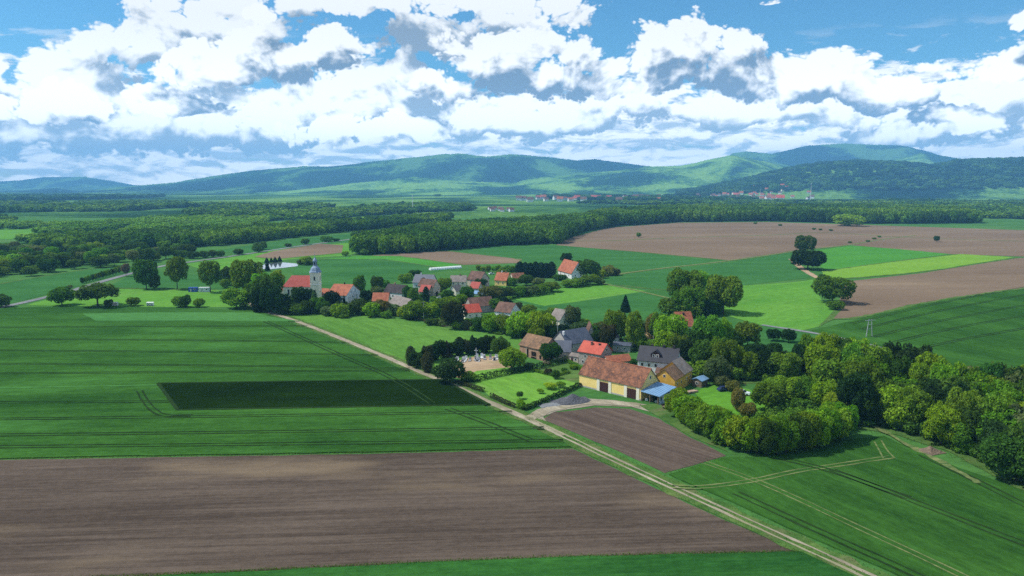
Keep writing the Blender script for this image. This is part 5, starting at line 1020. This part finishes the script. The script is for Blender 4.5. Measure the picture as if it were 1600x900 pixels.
# ------------------------------------------------------------------ woods further off: masses of trees, scattered by geometry nodes
PC = {}
def proto_collection(key, shape, n_, size, mat, cnt, z0=.05):
    c = bpy.data.collections.new('models_' + key)
    for i in range(cnt):
        me = make_crown('crown', shape, n_, size, 300 + i * 7 + hash_(key), mat, z0); c.objects.link(bpy.data.objects.new('model_' + key, me))
    PC[key] = c
proto_collection('wood', 'round', 900, .060, M['far_leaf'], 4)
proto_collection('light', 'round', 600, .072, M['far_light_leaf'], 3)
proto_collection('dark', 'far', 420, .085, M['far_dark_leaf'], 3)
proto_collection('far', 'far', 260, .11, M['far_leaf'], 3)
proto_collection('under', 'bush', 900, .055, M['far_leaf'], 3, 0)
def gn_scatter(name, pts, hts, wds, key, label):
    me = bpy.data.meshes.new(name); me.from_pydata([tuple(p) for p in pts], [], []); n_ = len(pts)
    at = me.attributes.new('size', 'FLOAT_VECTOR', 'POINT'); at.data.foreach_set('vector', np.stack([wds, wds, hts], 1).astype(np.float32).reshape(-1))
    ai = me.attributes.new('turn', 'FLOAT', 'POINT'); ai.data.foreach_set('value', np.random.RandomState(5).uniform(0, 6.28, n_).astype(np.float32))
    o = mesh_obj(name, me); tag(o, label, None, None, 'stuff')
    ng = bpy.data.node_groups.new(name, 'GeometryNodeTree'); ng.interface.new_socket('Geometry', in_out='INPUT', socket_type='NodeSocketGeometry'); ng.interface.new_socket('Geometry', in_out='OUTPUT', socket_type='NodeSocketGeometry')
    N_ = ng.nodes.new; i_ = N_('NodeGroupInput'); u_ = N_('NodeGroupOutput'); inst = N_('GeometryNodeInstanceOnPoints'); ci = N_('GeometryNodeCollectionInfo')
    ci.inputs['Collection'].default_value = PC[key]; ci.inputs['Separate Children'].default_value = True; ci.inputs['Reset Children'].default_value = True
    sz = N_('GeometryNodeInputNamedAttribute'); sz.data_type = 'FLOAT_VECTOR'; sz.inputs['Name'].default_value = 'size'
    tn = N_('GeometryNodeInputNamedAttribute'); tn.data_type = 'FLOAT'; tn.inputs['Name'].default_value = 'turn'
    cx = N_('ShaderNodeCombineXYZ'); ng.links.new(tn.outputs[0], cx.inputs[2])
    m2p = N_('GeometryNodeMeshToPoints'); ng.links.new(i_.outputs[0], m2p.inputs[0]); ng.links.new(m2p.outputs[0], inst.inputs['Points'])
    ng.links.new(ci.outputs[0], inst.inputs['Instance']); inst.inputs['Pick Instance'].default_value = True
    ng.links.new(cx.outputs[0], inst.inputs['Rotation']); ng.links.new(sz.outputs[0], inst.inputs['Scale']); ng.links.new(inst.outputs[0], u_.inputs[0])
    md = o.modifiers.new('scatter', 'NODES'); md.node_group = ng; return o
def noise_keep(sc_, thr, seed):
    return lambda x, y: noise2(np.array([x / sc_ + 50]), np.array([y / sc_ * .6 + 50]), seed, 3)[0] > thr
def wood(name, px, spacing, h, wd, key, label, keep=None, ter=False):
    r_ = random.Random(hash_(label)); P = scatter_pts(px, spacing, r_, .45)
    if keep: P = [p for p in P if keep(*p)]
    a = np.array(P); n_ = len(a); z = terrain(a[:, 0], a[:, 1]) if ter else np.zeros(n_)
    r2 = np.random.RandomState(3); print(name, label, n_)
    return gn_scatter(name, np.column_stack([a, z - .1]), r2.uniform(h[0], h[1], n_), r2.uniform(wd[0], wd[1], n_), key, label)
wood('wood', [(555, 398), (620, 397), (700, 391), (780, 384), (878, 381), (893, 371), (912, 362), (950, 356), (950, 340), (880, 349), (780, 356), (690, 364), (620, 374), (565, 385)], 8.5, (14, 19), (10, 14), 'wood', 'long dense deciduous wood in the middle of the fields')
wood('wood', [(912, 361), (960, 354), (1060, 347), (1200, 346), (1365, 350), (1530, 349), (1500, 337), (1380, 331), (1200, 330), (1040, 332), (960, 339), (920, 346)], 12, (16, 24), (13, 18), 'wood', 'far wooded band behind the wide brown fields')
wood('wood', [(195, 391), (330, 385), (400, 379), (470, 370), (560, 361), (640, 354), (700, 347), (705, 342), (600, 349), (500, 356), (400, 364), (300, 369), (200, 375), (60, 382), (60, 392)], 11, (11, 17), (11, 16), 'wood', 'dark wood edge along the road to the hills')
wood('wood', [(-60, 388), (60, 382), (200, 374), (330, 366), (400, 362), (420, 345), (200, 344), (-60, 346)], 17, (9, 13), (17, 23), 'light', 'light green young woodland on the left plain', keep=noise_keep(230, .53, 15))
wood('under_shrubs', [(1105, 592), (1200, 580), (1300, 588), (1440, 612), (1620, 650), (1720, 665), (1720, 800), (1620, 765), (1530, 722), (1480, 700), (1400, 676), (1335, 666), (1310, 630), (1240, 604)], 3.2, (2.0, 5.5), (3, 5), 'under', 'undergrowth filling the wood right of the farm')
wood('under_shrubs', [(400, 490), (510, 492), (620, 494), (700, 512), (860, 534), (930, 530), (890, 500), (800, 486), (790, 452), (690, 447), (640, 455), (570, 472), (500, 478), (410, 478)], 7.5, (1.2, 3.2), (3, 5.5), 'under', 'low garden greenery between the village houses', keep=lambda x, y: all((x - a) ** 2 + (y - b) ** 2 > (c + 2.5) ** 2 for a, b, c in FOOT))
wood('under_shrubs', [(1060, 600), (1100, 590), (1130, 560), (1080, 530), (960, 530), (950, 545), (1060, 560)], 5.5, (1.2, 3.4), (3, 5), 'under', 'low greenery behind the farmhouse', keep=lambda x, y: all((x - a) ** 2 + (y - b) ** 2 > (c + 2) ** 2 for a, b, c in FOOT))
wood('under_shrubs', [(1062, 655), (1120, 694), (1180, 712), (1250, 706), (1318, 684), (1318, 664), (1270, 640), (1215, 630), (1200, 655), (1150, 680), (1100, 668)], 2.6, (2, 4), (3, 4.5), 'under', 'undergrowth in the tree ring round the farm lawn')
wood('far_wood', [(-150, 346), (420, 345), (720, 342), (800, 330), (1000, 328), (1250, 326), (1560, 342), (1760, 346), (1760, 318), (-150, 318)], 26, (9, 16), (20, 30), 'far', 'patchy woods on the plain towards the hills', keep=noise_keep(420, .50, 71))
wood('far_wood', [(-200, 319), (1800, 319), (1800, 307), (-200, 307)], 46, (12, 20), (36, 52), 'dark', 'distant dark forest at the foot of the hills', keep=noise_keep(700, .50, 77))
wood('hill_wood', [(1060, 309), (2000, 309), (2000, 304.5), (1060, 304.5)], 60, (18, 26), (40, 60), 'dark', 'trees on the slope and crest of the nearest hill', ter=True)

# ------------------------------------------------------------------ distant villages on the plain and the slope
HM = {}
for nm, wl_, rf_ in (('a', 'plaster_white', 'tile_orange'), ('b', 'plaster_cream', 'tile_pink'), ('c', 'plaster_white', 'tile_brown'), ('d', 'plaster_white', 'tile_red')):
    q = MB(); q.prism([(-5, -3), (5, -3), (5, 6), (0, 11), (-5, 6)], -7, 7); w_me = q.mesh('wall', M[wl_]); q = MB(); q.prism([(-5.6, 5.5), (0, 11.1), (5.6, 5.5), (5.6, 6.0), (0, 11.6), (-5.6, 6.0)], -7.5, 7.5); HM[nm] = (w_me, q.mesh('roof', M[rf_]))
rv = random.Random(44)
def far_house(x, d, s_, label, group, kinds='abcd'):
    X = (x - 800) / F * d; z = float(terrain(np.array([X]), np.array([d]))[0]); r = obj_empty('far_house', (X, d, z), rv.uniform(-.6, .6), label, 'house', group); r.scale = (s_, s_, s_)
    a, b = HM[rv.choice(kinds)]; mesh_obj('wall', a, r); mesh_obj('roof', b, r)
for i in range(95):
    far_house(rv.gauss(1160, 42), rv.uniform(3300, 4300), rv.uniform(.9, 1.6), 'distant house in the red roofed town below the hill', 'distant hillside town', 'aabccc')
for i in range(45): far_house(rv.uniform(810, 1030), rv.uniform(2900, 3700), rv.uniform(1.1, 1.9), 'distant house in the pale village on the plain', 'distant village on the plain', 'abcc')
for i in range(7): far_house(rv.uniform(757, 800), rv.uniform(1850, 2050), rv.uniform(.7, 1.0), 'distant house at the edge of the left wood', 'houses at the wood edge', 'cc')
r = far_house(1216, 3150, 2.3, 'large distant hall with red roof right of the town', None, 'd')


# ------------------------------------------------------------------ labels that tell neighbouring trees apart by the house they stand next to
CW = {'mid': 'green', 'light': 'light green', 'lime': 'lime green', 'dark': 'dark green', 'deep': 'very dark', 'brown': 'brownish', 'olive': 'olive', 'grey': 'greyish green', 'blossom': 'white blossoming', 'pink': 'pinkish', 'spruce': 'blackish green', 'bright': 'bright green'}
KW = {'round': 'round tree', 'detail': 'leafy tree', 'tall': 'tall tree', 'spread': 'spreading tree', 'willow': 'willow', 'bush': 'shrub', 'conifer': 'spruce', 'column': 'columnar tree'}
import re as _re
def short(l):
    l = _re.split(r' (?:with|behind|beside|before|next|among|and|at|above|below|left|right|in|half|against|of) ', l)[0]; return ' '.join(l.split()[:5])
seen = {}
for (e, kind, colr, h, wd) in TREES:
    if e.get('group') not in (g_ch, g_vs, g_vt, g_bf, g_cl): continue
    best = min(BLD, key=lambda b: (b[0].location.x - e.location.x) ** 2 + (b[0].location.y - e.location.y) ** 2)
    dx_, dy_ = e.location.x - best[0].location.x, e.location.y - best[0].location.y
    rel = ('right of' if dx_ > 0 else 'left of') if abs(dx_) > abs(dy_) else ('behind' if dy_ > 0 else 'in front of')
    seen.setdefault((CW[colr], KW[kind], rel, short(best[1])), []).append((e, h))
for (cw, kw, rel, sh_), L_ in seen.items():
    L_.sort(key=lambda q_: -q_[1])
    for i, (e, h) in enumerate(L_):
        pre = '' if len(L_) == 1 else ('tallest ', 'lowest ')[i] if len(L_) == 2 else ('tallest ', 'second tallest ', 'third tallest ', 'fourth tallest ', 'fifth tallest ', 'sixth tallest ', 'seventh tallest ')[min(i, 6)]
        e['label'] = f'{pre}{cw} {kw} {rel} the {sh_}'

ORD = ['first', 'second', 'third', 'fourth', 'fifth', 'sixth', 'seventh', 'eighth', 'ninth', 'tenth', 'eleventh', 'twelfth', 'thirteenth', 'fourteenth', 'fifteenth', 'sixteenth', 'seventeenth', 'eighteenth', 'nineteenth', 'twentieth']
for match, txt in (('dark dense conifer in the screen around the cemetery', 'dark conifer of the cemetery screen counted from the dirt track'), ('leafy tree in the dense outer row round the farm lawn', 'leafy tree of the outer farm ring counted from the blue shed'),
                   ('leafy tree in the inner row round the farm lawn', 'leafy tree of the inner farm ring counted from its near end'), ('tall dark pine in the dense row before the orange roof', 'tall dark pine of the village row counted from the rust roof'),
                   ('young tree in the row planted along the road', 'young roadside tree of the row counted from the near end'), ('small fruit tree in the orchard behind the village', 'small fruit tree of the village orchard counted from the left'),
                   ('roadside shrub along the road beyond the church', 'roadside shrub beyond the church, in order planted away from the pond'), ('small dark spruce at the pond', 'small dark spruce at the pond counted from the left'), ('tiny dark shrub scattered in the wide brown fields', 'tiny dark shrub in the wide brown fields counted from the left')):
    L_ = [q_[0] for q_ in TREES if q_[0]['label'] == match]
    if 'left' in txt: L_.sort(key=lambda e_: e_.location.x / e_.location.y)
    if 'pond' in txt and 'roadside' in txt: L_.sort(key=lambda e_: e_.location.x / e_.location.y); txt = 'roadside shrub on the road beyond the church counted from the left'
    for i, e_ in enumerate(L_): e_['label'] = ORD[i] + ' ' + txt

# rough grass tufts along track and field edges
def tufts(name, px, width, dens, hh, label, off=0.0):
    P = resample(smooth_line([G(x, y) for x, y in px], 1), 1.0); rs_ = np.random.RandomState(len(px)); C = []
    for a, b in zip(P[:-1], P[1:]):
        d = (b - a).normalized(); nr = Vector((-d.y, d.x, 0))
        for _ in range(dens): C.append(a.lerp(b, rs_.rand()) + nr * (off + rs_.normal() * width / 2) + Vector((0, 0, .12 + rs_.rand() * hh)))
    C = np.array(C); N = rs_.normal(size=C.shape); N[:, 2] *= .6; N /= np.linalg.norm(N, axis=1)[:, None]
    o = mesh_obj(name, quads_mesh(name, C, N, .085 * rs_.uniform(.5, 1.4, len(C)), M['leaf'], rs_)); o.color = (.085, .15, .03, 1); tag(o, label, None, None, 'stuff')
tufts('verge_grass', TRK[2:], 1.2, 9, .3, 'tall grass on the left edge of the track', 2.5); tufts('verge_grass', TRK[2:], 1.2, 9, .3, 'tall grass on the right edge of the track', -2.5); tufts('verge_grass', TRK[9:], .6, 6, .15, 'grass growing between the ruts')
tufts('verge_grass', [(-20, 718), (300, 713), (600, 708), (893, 700)], 0.5, 20, .25, 'grass line between wheat and ploughed soil')
tufts('verge_grass', [(-20, 912), (300, 898), (600, 883), (800, 874), (1000, 868), (1248, 863)], 0.6, 45, .3, 'grass line between ploughed soil and the near crop')
tufts('verge_grass', [(1044, 741), (1085, 729), (1135, 715), (1200, 714), (1260, 707), (1320, 690)], 1.4, 12, .4, 'tall grass below the tree ring')
tufts('verge_grass', [(1330, 668), (1400, 682), (1480, 706), (1560, 742), (1620, 772)], 3.0, 22, .5, 'weeds along the edge of the wood'); tufts('verge_grass', [(0, 481), (120, 478), (250, 480), (395, 486)], 2.0, 6, .4, 'grass between pitch and wheat')

# ------------------------------------------------------------------ haze
q = MB(); q.box(-13400, 13400, -1500, 13400, -1.5, 700)
hz = q.build('haze', None); hz.data.materials.clear(); tag(hz, 'pale bluish haze lying over the far hills', None, None, 'stuff')
hm = bpy.data.materials.new('haze'); hm.use_nodes = True; hm.node_tree.nodes.clear(); n = NT(hm.node_tree)
out = n.n('ShaderNodeOutputMaterial'); pv = n.n('ShaderNodeVolumePrincipled'); pv.inputs['Color'].default_value = (0.22, 0.56, 1.0, 1); pv.inputs['Density'].default_value = 9.8e-5; pv.inputs['Anisotropy'].default_value = 0.0
n.link(pv.outputs[0], out.inputs['Volume']); hz.data.materials.append(hm)
try: hm.cycles.homogeneous_volume = True
except Exception: pass
